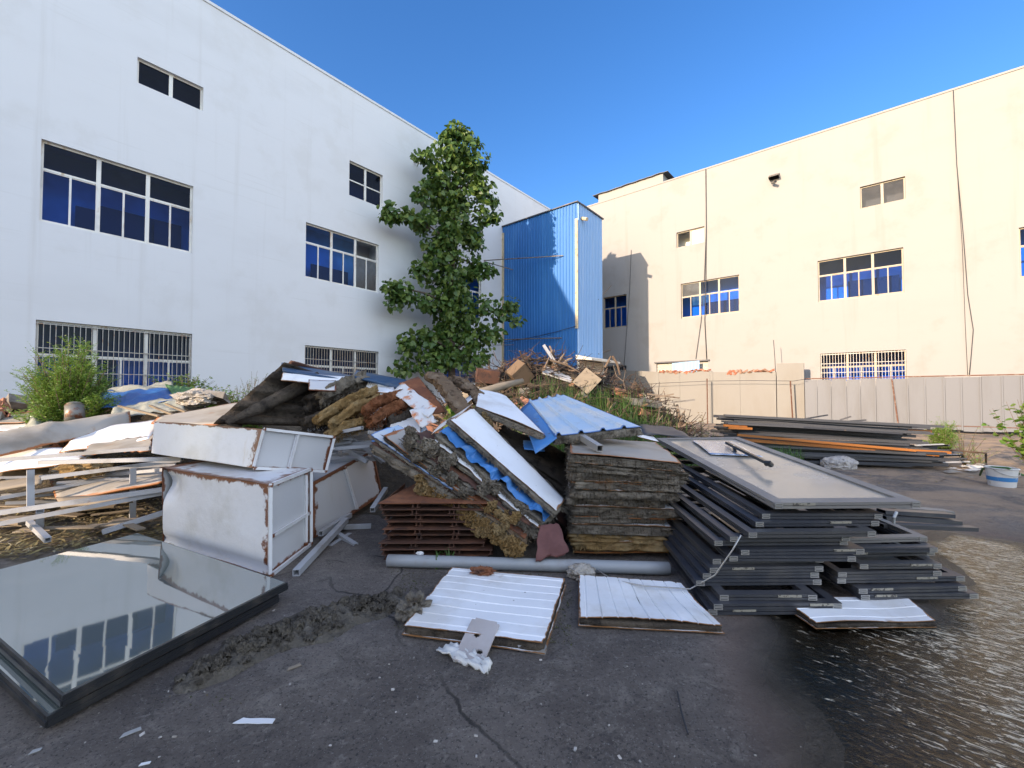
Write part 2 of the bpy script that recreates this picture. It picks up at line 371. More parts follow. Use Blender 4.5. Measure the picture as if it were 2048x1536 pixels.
WST = ((0.48, 0.30, 0.14))
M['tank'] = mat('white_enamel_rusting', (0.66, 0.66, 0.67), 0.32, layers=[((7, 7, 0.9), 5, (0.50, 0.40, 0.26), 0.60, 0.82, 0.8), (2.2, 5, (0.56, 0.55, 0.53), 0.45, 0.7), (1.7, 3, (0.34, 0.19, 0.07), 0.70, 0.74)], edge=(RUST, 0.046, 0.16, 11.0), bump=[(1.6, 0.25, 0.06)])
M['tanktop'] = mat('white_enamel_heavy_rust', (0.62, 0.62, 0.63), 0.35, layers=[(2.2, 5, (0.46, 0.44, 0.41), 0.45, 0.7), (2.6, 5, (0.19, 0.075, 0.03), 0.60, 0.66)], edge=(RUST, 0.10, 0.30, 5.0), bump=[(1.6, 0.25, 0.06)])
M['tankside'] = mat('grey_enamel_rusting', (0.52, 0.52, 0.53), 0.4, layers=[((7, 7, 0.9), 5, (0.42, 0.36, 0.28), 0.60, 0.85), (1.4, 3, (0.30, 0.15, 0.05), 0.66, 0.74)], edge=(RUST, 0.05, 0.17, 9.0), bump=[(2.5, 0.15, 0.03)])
M['rust'] = mat('rusted_steel', RUST, 0.8, layers=[(4, 6, (0.26, 0.10, 0.04), 0.45, 0.7), (9, 5, (0.07, 0.03, 0.018), 0.52, 0.72)], bump=[(40, 0.3, 0.01)])
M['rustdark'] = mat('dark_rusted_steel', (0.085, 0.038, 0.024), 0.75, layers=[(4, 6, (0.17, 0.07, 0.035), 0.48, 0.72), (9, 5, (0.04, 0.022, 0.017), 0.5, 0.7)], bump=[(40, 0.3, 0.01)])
M['sheet'] = mat('white_panel_paint', (0.78, 0.785, 0.79), 0.36, layers=[(1.6, 6, (0.60, 0.57, 0.52), 0.46, 0.68, .8), (2.7, 6, (0.36, 0.245, 0.13), 0.62, 0.76, .9), (22, 3, (0.16, 0.13, 0.10), 0.70, 0.77)], edge=((0.27, 0.13, 0.05), 0.012, 0.05, 7.0), bump=[(3, 0.15, 0.02)])
M['sheetdirty'] = mat('dusty_white_panel', (0.36, 0.33, 0.285), 0.5, layers=[(1.5, 5, (0.25, 0.21, 0.16), 0.40, 0.7), (4.0, 5, (0.28, 0.15, 0.07), 0.60, 0.80)], edge=(RUST2, 0.03, 0.10, 7.0), bump=[(3, 0.2, 0.02)])
M['bluesheet'] = mat('blue_coated_sheet', (0.40, 0.52, 0.65), 0.42, layers=[(1.9, 5, (0.56, 0.58, 0.59), 0.42, 0.64), (6, 5, (0.28, 0.27, 0.25), 0.60, 0.78, .7)], edge=((0.08, 0.17, 0.40), 0.02, 0.04, 6.0))
M['bluestrong'] = mat('strong_blue_sheet', (0.055, 0.19, 0.46), 0.35, layers=[(3, 5, (0.20, 0.32, 0.48), 0.55, 0.75), (6, 5, (0.12, 0.09, 0.07), 0.66, 0.8)])
M['bluedark'] = mat('dark_blue_sheet', (0.022, 0.06, 0.13), 0.45, layers=[(3, 5, (0.10, 0.12, 0.14), 0.5, 0.72)])
M['wool'] = mat('grey_mineral_wool', (0.20, 0.175, 0.14), 0.98, layers=[(3, 6, (0.30, 0.26, 0.20), 0.45, 0.7), (8, 6, (0.085, 0.07, 0.055), 0.5, 0.72), (2.0, 3, (0.24, 0.13, 0.06), 0.62, 0.75)], bump=[(18, 0.9, 0.05), (70, 0.7, 0.02)], spec=0.05)
M['woolbundle'] = mat('brown_fibre_bundle', (0.17, 0.12, 0.08), 0.98, layers=[(4, 6, (0.26, 0.20, 0.14), 0.45, 0.7), (10, 6, (0.07, 0.045, 0.03), 0.5, 0.7)], bump=[((40, 40, 12), 0.9, 0.03)], spec=0.05)
M['woolstack'] = mat('layered_grey_wool', (0.20, 0.172, 0.135), 0.98, layers=[((55, 55, 7), 4, (0.085, 0.07, 0.052), 0.48, 0.66), ((4, 4, 20), 5, (0.31, 0.27, 0.21), 0.52, 0.70), (2.0, 3, (0.21, 0.115, 0.055), 0.60, 0.72)], bump=[((60, 60, 8), 1.0, 0.04), (14, 0.9, 0.05)], spec=0.05)
M['woolgold'] = mat('golden_mineral_wool', (0.27, 0.175, 0.075), 0.98, layers=[(4, 6, (0.33, 0.245, 0.13), 0.45, 0.7), (9, 6, (0.15, 0.09, 0.04), 0.52, 0.75)], bump=[(18, 0.9, 0.05), (70, 0.7, 0.02)], spec=0.05)
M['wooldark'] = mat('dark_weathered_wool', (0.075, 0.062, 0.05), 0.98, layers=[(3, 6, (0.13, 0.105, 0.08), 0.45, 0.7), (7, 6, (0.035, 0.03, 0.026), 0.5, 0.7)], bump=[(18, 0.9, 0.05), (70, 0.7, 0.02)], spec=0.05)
M['woolred'] = mat('rust_stained_wool', (0.24, 0.10, 0.05), 0.98, layers=[(5, 6, (0.12, 0.055, 0.03), 0.48, 0.7)], bump=[(18, 0.9, 0.05), (70, 0.6, 0.02)], spec=0.05)
M['woolfloor'] = mat('trodden_wool', (0.125, 0.110, 0.090), 0.98, layers=[(5, 6, (0.20, 0.18, 0.15), 0.50, 0.7), (9, 6, (0.055, 0.048, 0.04), 0.5, 0.72)], bump=[(16, 0.9, 0.05), (60, 0.8, 0.02)], spec=0.05)
M['alu'] = mat('anodised_aluminium', (0.055, 0.058, 0.07), 0.38, 0.35, layers=[(2.5, 5, (0.105, 0.10, 0.10), 0.45, 0.72), ('object', 0, (0.10, 0.095, 0.09), 0.2, 1.0, .6)])
M['alutop'] = mat('dusty_aluminium', (0.20, 0.185, 0.17), 0.55, 0.1, layers=[(3, 5, (0.26, 0.24, 0.21), 0.45, 0.7)])
M['alubright'] = mat('bare_aluminium', (0.42, 0.40, 0.37), 0.4, 0.5)
M['plate'] = mat('lock_plate', (0.33, 0.30, 0.24), 0.5, 0.2, layers=[(40, 3, (0.08, 0.07, 0.06), 0.52, 0.6)])
M['whitetube'] = mat('white_painted_tube', (0.36, 0.365, 0.38), 0.42, layers=[(2.5, 5, (0.26, 0.25, 0.24), 0.46, 0.7), (5, 5, (0.20, 0.09, 0.04), 0.64, 0.76)])
M['plank'] = mat('weathered_board', (0.20, 0.155, 0.105), 0.85, layers=[((3, 3, 14), 5, (0.12, 0.09, 0.06), 0.48, 0.7), ('object', 0, (0.30, 0.255, 0.195), 0.3, 1.0, .7)])
M['soil'] = mat('rubble_soil', (0.062, 0.047, 0.031), 0.95, layers=[(1.4, 6, (0.10, 0.078, 0.052), 0.45, 0.7), (6, 6, (0.03, 0.024, 0.017), 0.5, 0.72), (20, 4, (0.17, 0.145, 0.11), 0.62, 0.76)], bump=[(6, 0.9, 0.12), (30, 0.8, 0.03)])
M['concrete'] = mat('broken_concrete', (0.24, 0.215, 0.185), 0.9, layers=[(5, 5, (0.14, 0.12, 0.10), 0.48, 0.7), ('object', 0, (0.30, 0.27, 0.23), 0.3, 1.0, .7)], bump=[(22, 0.5, 0.02)])
M['tarpblue'] = mat('blue_tarpaulin', (0.012, 0.085, 0.30), 0.45, layers=[(3, 5, (0.03, 0.15, 0.40), 0.5, 0.7)], bump=[(5, 0.4, 0.05)])
M['tarpgrey'] = mat('faded_grey_tarpaulin', (0.28, 0.28, 0.24), 0.7, layers=[(3, 5, (0.19, 0.20, 0.16), 0.45, 0.7)], bump=[(5, 0.5, 0.05)])
M['netgreen'] = mat('green_shade_net', (0.07, 0.16, 0.05), 0.8, layers=[(4, 5, (0.04, 0.10, 0.03), 0.5, 0.7)])
M['maroon'] = mat('maroon_sheet', (0.10, 0.035, 0.033), 0.7, layers=[(5, 5, (0.14, 0.055, 0.05), 0.45, 0.7)], bump=[(8, 0.4, 0.03)])
M['greypipe'] = mat('grey_plastic_pipe', (0.27, 0.285, 0.30), 0.45, layers=[(3, 5, (0.22, 0.20, 0.18), 0.5, 0.75)])
M['darkbar'] = mat('dark_steel_bar', (0.045, 0.047, 0.055), 0.5, 0.3, layers=[('object', 0, (0.085, 0.085, 0.09), 0.2, 1.0), (4, 4, (0.13, 0.09, 0.06), 0.66, 0.78)])
M['orange'] = mat('orange_primer', (0.34, 0.12, 0.02), 0.55, layers=[(5, 5, (0.20, 0.09, 0.04), 0.58, 0.74)])
M['stone'] = mat('pale_stone', (0.40, 0.37, 0.34), 0.9, layers=[((9, 9, 4), 5, (0.18, 0.165, 0.15), 0.52, 0.68)], bump=[(14, 0.6, 0.03)])
M['plastic'] = mat('white_plastic', (0.62, 0.61, 0.58), 0.45, layers=[(9, 5, (0.40, 0.36, 0.30), 0.58, 0.75)])
M['plasticblue'] = mat('blue_label', (0.05, 0.22, 0.48), 0.45, layers=[(14, 3, (0.5, 0.55, 0.6), 0.58, 0.66)])
M['film'] = mat('crumpled_plastic_film', (0.34, 0.31, 0.27), 0.3, layers=[(14, 5, (0.16, 0.13, 0.10), 0.48, 0.66)], bump=[(20, 0.8, 0.04)])
M['bark'] = mat('bark', (0.12, 0.09, 0.065), 0.9, layers=[((20, 20, 3), 5, (0.06, 0.045, 0.034), 0.45, 0.65)], bump=[(30, 0.6, 0.02)])
M['twig'] = mat('dry_branch', (0.13, 0.085, 0.055), 0.9, layers=[('object', 0, (0.23, 0.175, 0.125), 0.2, 1.0), (8, 4, (0.09, 0.055, 0.035), 0.5, 0.7)])
M['card'] = mat('brown_board', (0.16, 0.105, 0.062), 0.85, layers=[(3, 5, (0.09, 0.058, 0.035), 0.48, 0.7)])
M['leaf'] = mat('poplar_leaf', (0.062, 0.125, 0.028), 0.42, layers=[('island', 0, (0.14, 0.205, 0.040), 0.25, 0.9), ('island', 0, (0.17, 0.22, 0.055), 0.93, 0.98)], sss=0.3)
M['bushleaf'] = mat('feathery_leaf', (0.15, 0.27, 0.04), 0.5, layers=[('island', 0, (0.19, 0.27, 0.045), 0.2, 0.9)], sss=0.35)
M['weed'] = mat('weed_leaf', (0.12, 0.23, 0.035), 0.5, layers=[('island', 0, (0.19, 0.29, 0.05), 0.2, 0.9), (2, 3, (0.16, 0.16, 0.05), 0.58, 0.72)], sss=0.35)
M['grass'] = mat('grass_blade', (0.12, 0.17, 0.035), 0.6, layers=[('island', 0, (0.24, 0.21, 0.085), 0.35, 0.9), ('island', 0, (0.06, 0.13, 0.025), 0.0, 0.2)], sss=0.3)
M['litter'] = mat('dry_litter', (0.25, 0.20, 0.085), 0.9, layers=[('island', 0, (0.13, 0.095, 0.05), 0.3, 0.9), ('island', 0, (0.40, 0.35, 0.22), 0.88, 0.98)], sss=0.1)
M['greypaper'] = mat('grey_scrap', (0.30, 0.295, 0.28), 0.8)
M['paper'] = mat('white_scrap', (0.66, 0.66, 0.66), 0.6)
# ------------------------------------------------------------------ buildings
A_L, A_R = R(50.7), R(-39.3)
dL = V((math.cos(A_L), math.sin(A_L), 0)); nL = V((dL.y, -dL.x, 0))
dR = V((math.cos(A_R), math.sin(A_R), 0)); nR = V((dR.y, -dR.x, 0))
O_L = V((-12.63, 11.27, 0))
def plane_loc(o, dx, n, px, py):
    p = onplane(px, py, o, n); q = p - o
    return q.dot(dx), q.z
O_R = V((18.2, 19.5, 0))
locL = lambda px, py: plane_loc(O_L, dL, nL, px, py)
locR = lambda px, py: plane_loc(O_R, dR, nR, px, py)
def facade(mb, x0, x1, z0, z1, holes, y=0.0, rev=0.16):
    """wall face in the local xz plane with rectangular openings and their reveals"""
    xs = sorted({x0, x1, *[h[0] for h in holes], *[h[1] for h in holes]}); zs = sorted({z0, z1, *[h[2] for h in holes], *[h[3] for h in holes]})
    for i in range(len(xs) - 1):
        for j in range(len(zs) - 1):
            cx, cz = (xs[i] + xs[i+1]) / 2, (zs[j] + zs[j+1]) / 2
            if any(h[0] < cx < h[1] and h[2] < cz < h[3] for h in holes): continue
            mb.quad((xs[i], y, zs[j]), (xs[i+1], y, zs[j]), (xs[i+1], y, zs[j+1]), (xs[i], y, zs[j+1]))
    for a, b, c, d in holes:
        mb.quad((a, y, c), (a, y + rev, c), (a, y + rev, d), (a, y, d)); mb.quad((b, y + rev, c), (b, y, c), (b, y, d), (b, y + rev, d))
        mb.quad((a, y + rev, c), (a, y, c), (b, y, c), (b, y + rev, c)); mb.quad((a, y, d), (a, y + rev, d), (b, y + rev, d), (b, y, d))
def window(root, h, bays=3, transom=0.36, split=True, bars=False, gl='glass', fr='frame', y=0.11, depth=1.3, dark=(), open_top=None, gl_over=None):
    x0, x1, z0, z1 = h; fw = 0.055
    f = MB(); zt = z1 - (z1 - z0) * transom if transom else z1
    f.box(x0, x1, y, y + .06, z1 - fw, z1); f.box(x0, x1, y, y + .06, z0, z0 + fw)
    f.box(x0, x0 + fw, y, y + .06, z0 + fw, z1 - fw); f.box(x1 - fw, x1, y, y + .06, z0 + fw, z1 - fw)
    xb = [lerp(x0 + fw/2, x1 - fw/2, k / bays) for k in range(bays + 1)]
    for k in range(1, bays): f.box(xb[k] - fw * .9, xb[k] + fw * .9, y - .004, y + .062, z0 + fw, z1 - fw)
    for k in range(bays):
        a, b = xb[k] + fw * (.9 if k else .5), xb[k+1] - fw * (.9 if k < bays - 1 else .5)
        if transom: f.box(a, b, y + .003, y + .058, zt - fw / 2, zt + fw / 2)
        if split:
            m = (a + b) / 2; zz = zt - fw / 2 if transom else z1 - fw
            f.box(m - fw * .42, m + fw * .42, y + .006, y + .05, z0 + fw, zz)
            for s0, s1, yy in ((a, m - fw * .42, .012), (m + fw * .42, b, .02)):   # thin sash rails
                f.box(s0, s1, y + yy, y + yy + .03, zz - .03, zz); f.box(s0, s1, y + yy, y + yy + .03, z0 + fw, z0 + fw + .035)
    win = f.build('window', M[fr], root, local=True)
    g = MB(); g2 = MB()
    for k in range(bays):
        a, b = xb[k], xb[k+1]
        rows = ((z0, zt, 0), (zt, z1, 1)) if transom else ((z0, z1, 0),)
        for c, d, top in rows:
            if open_top is not None and open_top == (k, top): continue
            if gl_over and (k, top) in gl_over: g2.quad((a, y + .034, c), (b, y + .034, c), (b, y + .034, d), (a, y + .034, d)); continue
            g.quad((a, y + .034, c), (b, y + .034, c), (b, y + .034, d), (a, y + .034, d))
    g.build('pane', M[gl], win, local=True)
    if g2.v: g2.build('pane', M[gl_over['m']], win, local=True)
    r = MB(); ya, yb = y + .12, y + depth; e = .35
    r.quad((x0-e, yb, z0-.9), (x1+e, yb, z0-.9), (x1+e, yb, z1+.25), (x0-e, yb, z1+.25))
    r.quad((x0-e, ya, z0-.9), (x0-e, yb, z0-.9), (x0-e, yb, z1+.25), (x0-e, ya, z1+.25)); r.quad((x1+e, yb, z0-.9), (x1+e, ya, z0-.9), (x1+e, ya, z1+.25), (x1+e, yb, z1+.25))
    r.quad((x0-e, ya, z1+.25), (x0-e, yb, z1+.25), (x1+e, yb, z1+.25), (x1+e, ya, z1+.25)); r.quad((x0-e, ya, z0-.9), (x1+e, ya, z0-.9), (x1+e, yb, z0-.9), (x0-e, yb, z0-.9))
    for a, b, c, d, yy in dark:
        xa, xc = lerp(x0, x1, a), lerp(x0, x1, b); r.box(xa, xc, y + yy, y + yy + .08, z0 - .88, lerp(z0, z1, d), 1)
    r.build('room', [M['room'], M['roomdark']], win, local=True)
    if bars:
        b = MB(); n = int((x1 - x0) / 0.115)
        for k in range(n + 1):
            xx = lerp(x0 + .03, x1 - .03, k / n); b.bar((xx, y - .05, z0 + .01), (xx + rnd(-.008, .008), y - .05, z1 - .01), .016, .016)
        for q in (.06, .36, .66, .96): b.box(x0 + .01, x1 - .01, y - .066, y - .036, lerp(z0, z1, q) - .012, lerp(z0, z1, q) + .012)
        b.build('security_grille', M['grille'], win, local=True)
    return win
def hole(loc, px0, py0, px1, py1, flip=False):
    """opening from its two pixel corners on the wall plane"""
    a = loc(px0, py0); b = loc(px1, py1)
    return (min(a[0], b[0]), max(a[0], b[0]), min(a[1], b[1]), max(a[1], b[1]))
# ---- left factory hall
bl = thing('factory_building', 'white rendered factory hall in shade with the tall poplar against its wall', 'building', O_L, A_L)
LH = 15.0
hl = dict(attic=hole(locL, 275, 113, 406, 222), big=hole(locL, 83, 277, 384, 507), small=hole(locL, 699, 320, 765, 416), mid=hole(locL, 612, 444, 757, 586),
          g1=hole(locL, 72, 639, 382, 800), g2=hole(locL, 610, 690, 757, 772), t1=hole(locL, 900, 535, 962, 640), t2=hole(locL, 925, 440, 966, 500), g3=hole(locL, 888, 712, 955, 768))
mb = MB(); facade(mb, -13.0, 25.86, 0, LH, list(hl.values()))
mb.quad((-13, 15, 0), (-13, 0, 0), (-13, 0, LH), (-13, 15, LH)); mb.quad((25.86, 0, 0), (25.86, 15, 0), (25.86, 15, LH), (25.86, 0, LH)); mb.quad((25.86, 15, 0), (-13, 15, 0), (-13, 15, LH), (25.86, 15, LH))
mb.build('wall', M['wall'], bl, local=True)
mb = MB(); mb.box(-13.05, 25.85, -.035, .25, LH + .002, LH + .10); mb.build('parapet_cap', M['wall'], bl, local=True)
mb = MB(); mb.box(-13, 25.85, .26, 15, LH - .5, LH - .2); mb.build('roof', M['roofsheet'], bl, local=True)
window(bl, hl['attic'], 2, 0, False, gl='glass_dark', depth=1.0)
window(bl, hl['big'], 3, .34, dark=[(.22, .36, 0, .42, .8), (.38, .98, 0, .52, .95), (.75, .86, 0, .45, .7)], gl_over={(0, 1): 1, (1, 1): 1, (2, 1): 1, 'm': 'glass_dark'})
window(bl, hl['small'], 2, .52, False, gl='glass_dark')
window(bl, hl['mid'], 3, .34, dark=[(.2, .7, 0, .4, .8)], open_top=(2, 1), gl_over={(2, 0): 1, 'm': 'glass_dusty'})
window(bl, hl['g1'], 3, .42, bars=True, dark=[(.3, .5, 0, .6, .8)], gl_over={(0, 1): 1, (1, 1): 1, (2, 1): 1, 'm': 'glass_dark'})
window(bl, hl['g2'], 3, .5, bars=True, gl='glass_dark')
window(bl, hl['t1'], 2, .36); window(bl, hl['t2'], 2, 0, False); window(bl, hl['g3'], 2, .4, bars=True)
# ---- right factory hall
br = thing('factory_building', 'sunlit cream factory hall standing behind the metal panel fence', 'building', O_R, A_R)
RH = locR(1640, 266)[1]
hr = dict(attic=hole(locR, 1720, 378, 1811, 381), a2=hole(locR, 1353, 472, 1409, 474), w1=hole(locR, 1362, 600, 1479, 600), w2=hole(locR, 1636, 560, 1808, 560), far=hole(locR, 2039, 500, 2140, 500),
          g1=hole(locR, 1641, 730, 1813, 730), sh=hole(locR, 1207, 620, 1253, 620), g2=hole(locR, 1207, 735, 1253, 735), gate=hole(locR, 1313, 740, 1416, 740))
def setz(k, px, y1, y0): hr[k] = (hr[k][0], hr[k][1], locR(px, y0)[1], locR(px, y1)[1])
setz('attic', 1811, 352, 398); setz('a2', 1409, 452, 484); setz('w1', 1362, 568, 637); setz('w2', 1808, 494, 585); setz('far', 2040, 455, 556)
setz('g1', 1813, 699, 765); setz('sh', 1253, 588, 653); setz('g2', 1253, 730, 760); setz('gate', 1416, 722, 840)
hr['gate'] = (*hr['gate'][:2], 0.0, hr['gate'][3])
mb = MB(); facade(mb, -33, 22, 0, RH, list(hr.values()))
mb.quad((22, 0, 0), (22, 12, 0), (22, 12, RH), (22, 0, RH)); mb.quad((-33, 12, 0), (-33, 0, 0), (-33, 0, RH), (-33, 12, RH)); mb.quad((22, 12, 0), (-33, 12, 0), (-33, 12, RH), (22, 12, RH))
mb.build('wall', M['cream'], br, local=True)
mb = MB(); mb.box(-33, 22, -.03, .25, RH + .002, RH + .09); mb.build('parapet_cap', M['cream'], br, local=True)
mb = MB(); mb.box(-33, 21.9, .26, 11.9, RH - .5, RH - .2); mb.build('roof', M['roofsheet'], br, local=True)
xa, xb_ = locR(1197, 400)[0], locR(1326, 350)[0]; zt = locR(1310, 352)[1]
mb = MB(); mb.box(xa, xb_, -.004, 3.0, RH + .095, zt); ph = mb.build('stair_head', M['cream'], br, local=True)
mb = MB(); mb.sheet([(xa - .4, -.14, zt + .02), (xb_ + .35, -.14, zt + .02), (xb_ + .35, 3.3, zt + .15), (xa - .4, 3.3, zt + .15)], 20, 2, .03, wob=.05); mb.build('roof_sheet', M['roofsheet'], ph, local=True)
window(br, hr['attic'], fr='framecream', bays=2, transom=0, split=False, gl='glass_dusty', depth=1.0)
h = hr['a2']; window(br, h, fr='framecream', bays=2, transom=0, split=False, gl='glass_dark', depth=1.0, gl_over={(1, 0): 1, 'm': 'shutter'}, open_top=(0, 0))
window(br, hr['w1'], fr='framecream', bays=3, transom=.38, dark=[(.35, .95, 0, .45, .8)], gl_over={(0, 1): 1, 'm': 'glass_dusty'})
window(br, hr['w2'], fr='framecream', bays=3, transom=.36, dark=[(.37, .97, 0, .5, .8)], gl_over={(0, 1): 1, (1, 1): 1, (2, 1): 1, 'm': 'glass_dark'})
window(br, hr['far'], fr='framecream', bays=3, transom=.36); window(br, hr['g1'], fr='framecream', bays=3, transom=.45, bars=True, gl_over={(0, 1): 1, (1, 1): 1, (2, 1): 1, 'm': 'glass_dark'})
window(br, hr['sh'], fr='framecream', bays=2, transom=.36); window(br, hr['g2'], fr='framecream', bays=2, transom=.4, bars=True, gl='glass_dark')
g = hr['gate']; mb = MB()
for k in range(int(g[3] / .09)):
    z = g[3] - .09 * k; mb.hexa([(g[0], .14, z-.09), (g[1], .14, z-.09), (g[1], .16, z-.09), (g[0], .16, z-.09), (g[0], .10, z-.045), (g[1], .10, z-.045), (g[1], .16, z), (g[0], .16, z)])
mb.build('roller_shutter', M['shutter'], br, local=True)
mb = MB(); mb.box(g[0]-.1, g[1]+.1, -.12, -.002, g[3]+.01, g[3]+.09); mb.build('lintel', M['roofsheet'], br, local=True)
# fittings on the right wall
def onR(px, py, off=0.0): return onplane(px, py, O_R, nR) + nR * off
p = onR(1549, 354, .0)
t = thing('vent_hood', 'small dark metal vent hood high on the sunlit cream wall', 'vent', p, A_R)
mb = MB(); mb.sheet([(-.24, -.42, -.1), (.24, -.42, -.1), (.24, 0, .16), (-.24, 0, .16)], 6, 2, .02); mb.quad((-.24, -.42, -.12), (-.24, 0, .14), (-.24, 0, -.12), (-.24, -.3, -.16)); mb.quad((.24, -.42, -.12), (.24, -.3, -.16), (.24, 0, -.12), (.24, 0, .14)); mb.build('hood', M['steelrod'], t, local=True)
mb = MB(); mb.box(-.2, .2, -.01, .03, -.14, .12); mb.build('louver', M['black'], t, local=True)
def wallcam(px, py, o, ang, n, label, cm='steelrod'):
    p = onplane(px, py, o, n)
    t = thing('security_camera', label, 'camera', p, ang)
    mb = MB(); mb.bar((0, 0, .05), (0, -.22, .05), .04, .04); mb.build('bracket', M['steelrod'], t, local=True)
    mb = MB(); mb.tube([(-.05, -.18, .0), (.12, -.42, -.06)], .075, 12); mb.build('camera_body', M[cm], t, local=True)
    mb = MB(); mb.tube([(.121, -.421, -.061), (.125, -.427, -.062)], .06, 12); mb.build('lens', M['black'], t, local=True)
wallcam(1548, 368, O_R, A_R, nR, 'small dark camera on the cream wall just under the vent hood')
wallcam(828, 327, O_L, A_L, nL, 'white bullet camera on the shaded white wall beside the poplar top', 'frame')
def cable(label, pts, r=.018, name='cable', m='cable', group=None, cat='cable'):
    mb = MB(); mb.tube(pts, r, 6); return tag(mb.build(name, M[m], smooth=True), label, cat, group)
cable('black cable hanging straight down the cream wall past the split white and black attic window', [onR(x, y, .05) for x, y in ((1412, 339), (1413, 455), (1412, 560), (1410, 640), (1414, 722))], .022)
cable('thin cable drooping loose beside the straight one below the middle blue window', [onR(x, y, .06) for x, y in ((1413, 455), (1409, 560), (1403, 640), (1392, 718))], .014)
cable('long slack cable with a kink hanging near the far right of the cream wall', [onR(x, y, .06) for x, y in ((1906, 182), (1913, 330), (1926, 470), (1935, 590), (1946, 660), (1941, 720), (1938, 752))], .016)
cable('thin second wire running straight beside the kinked slack cable', [onR(x, y, .05) for x, y in ((1913, 330), (1924, 490), (1930, 650), (1935, 752))], .010)
cable('thin wire running down the shaded wall behind the blue tower', [onR(x, y, .05) for x, y in ((1263, 500), (1260, 580), (1252, 690), (1248, 738))], .013)
# blue sheet leaning in the gateway
gx = lambda px, py: onR(px, py, .35)
mb = MB(); q = [gx(1352, 747), gx(1402, 743), gx(1402, 722), gx(1348, 727)]; q[0].z -= 1.2; q[1].z -= 1.2
mb.sheet(q, 24, 2, .01, prof=lambda u, v: .02 * math.sin(u * 50)); tag(mb.build('metal_sheet', M['towerpale']), 'pale blue ribbed sheet leaning against the shutter in the cream hall', 'metal sheet')
# ---- blue tower
O_T = onplane(1005, 700, O_L, nL); O_T.z = 0
TW, TD, TH = 5.34, 2.9, 12.1
tw = thing('stair_tower', 'tall blue corrugated steel tower attached to the white factory hall', 'tower', O_T, A_R)
def ribs(u, n, h, w=.16):
    f = (u * n) % 1.0; return h * max(0.0, min(1.0, (w - abs(f - .5)) / (w * .45)))
def clad(mb, a, b, z0, z1, n, h, nrm, mi=0):
    a, b = V(a), V(b); k = n * 8; vs = []; fs = []
    us = [0.0]
    for i in range(n): us += [(i + q) / n for q in (.33, .41, .59, .67)]
    us.append(1.0)
    for i, u in enumerate(us):
        hh = h if (i and ((i - 1) % 4) in (1, 2) and i < len(us) - 1) else 0.0
        p = lerp(a, b, u) + nrm * hh
        vs += [V((p.x, p.y, z0)), V((p.x, p.y, z1 + rnd(-.015, .015)))]
    fs = [[2*i, 2*i+2, 2*i+3, 2*i+1] for i in range(len(us) - 1)]
    mb.add(vs, fs, None, mi)
mb = MB(); clad(mb, (0, 0, 0), (TW, 0, 0), 0, 2.9, 27, .03, V((0, -1, 0))); clad(mb, (0, -.012, 0), (TW, -.012, 0), 2.86, 6.3, 27, .03, V((0, -1, 0))); clad(mb, (0, -.022, 0), (TW, -.022, 0), 6.25, TH - .55, 27, .03, V((0, -1, 0)))
mb.build('front_cladding', M['towerblue'], tw, local=True)
mb = MB(); clad(mb, (0, 0, 0), (TW, 0, 0), TH - .56, TH, 27, .03, V((0, -1, 0))); mb.build('top_strip', M['towerblue'], tw, local=True)
mb = MB(); clad(mb, (TW, 0, 0), (TW, TD, 0), 3.55, TH, 16, .05, V((1, 0, 0))); mb.build('side_cladding', M['towerpale'], tw, local=True)  # side sheets paler than the front
mb = MB(); mb.box(0.02, TW - .03, .03, TD - .03, 3.6, TH - .05); mb.box(.02, .2, .03, TD - .03, 0, 3.59); mb.box(.21, TW - .03, TD - .12, TD - .03, 0, 3.59); mb.build('structure_core', M['roofsheet'], tw, local=True)
mb = MB(); mb.box(-.05, TW + .1, -.10, .5, TH + .005, TH + .06); mb.box(-.05, TW + .1, .51, TD + .1, TH + .02, TH + .08); mb.build('roof_edge', M['roofsheet'], tw, local=True)
mb = MB(); mb.box(-.12, .16, -.07, -.035, 0, TH - .4); mb.build('edge_trim', M['trimbeige'], tw, local=True)
mb = MB(); mb.box(TW - .09, TW + .075, -.075, -.04, 5.2, TH - .9); mb.build('edge_trim', M['trimbeige'], tw, local=True)
mb = MB(); mb.box(TW - .02, TW + .08, -.03, .06, 0, 3.5); mb.box(TW - .02, TW + .08, TD - .1, TD, 0, 3.5); mb.build('door_post', M['frame'], tw, local=True)
mb = MB()
for k in range(14):
    z = 3.5 - .085 * k; mb.hexa([(TW+.02, .07, z-.085), (TW+.02, TD-.11, z-.085), (TW-.02, TD-.11, z-.085), (TW-.02, .07, z-.085), (TW+.05, .07, z-.04), (TW+.05, TD-.11, z-.04), (TW-.02, TD-.11, z), (TW-.02, .07, z)])
mb.build('roller_shutter', M['shutter'], tw, local=True)
mb = MB(); mb.hexa([(TW+.06, -.3, 3.52), (TW+1.0, -.3, 3.42), (TW+1.0, TD+.25, 3.42), (TW+.06, TD+.25, 3.52), (TW+.06, -.3, 3.75), (TW+1.0, -.3, 3.52), (TW+1.0, TD+.25, 3.52), (TW+.06, TD+.25, 3.75)]); mb.build('canopy', M['shutter'], tw, local=True)
mb = MB(); mb.tube([(TW + .05, .45, TH - .75), (TW + .4, .4, TH - .9)], .1, 10); mb.build('flood_lamp', M['trimbeige'], tw, local=True)
onT = lambda px, py, off=.08: onplane(px, py, O_T, nR) + nR * off
def rod(label, p, q, r=.03, name='brace_rod'):
    mb = MB(); mb.tube([p, q], r, 6); tag(mb.build(name, M['steelrod']), label, 'rod')
rod('long steel brace running from the white wall across the blue tower front at mid height', onplane(968, 521, O_L, nL), onT(1128, 512))
rod('short steel brace slanting down onto the blue tower below the long one', onplane(968, 523, O_L, nL), onT(1027, 540))
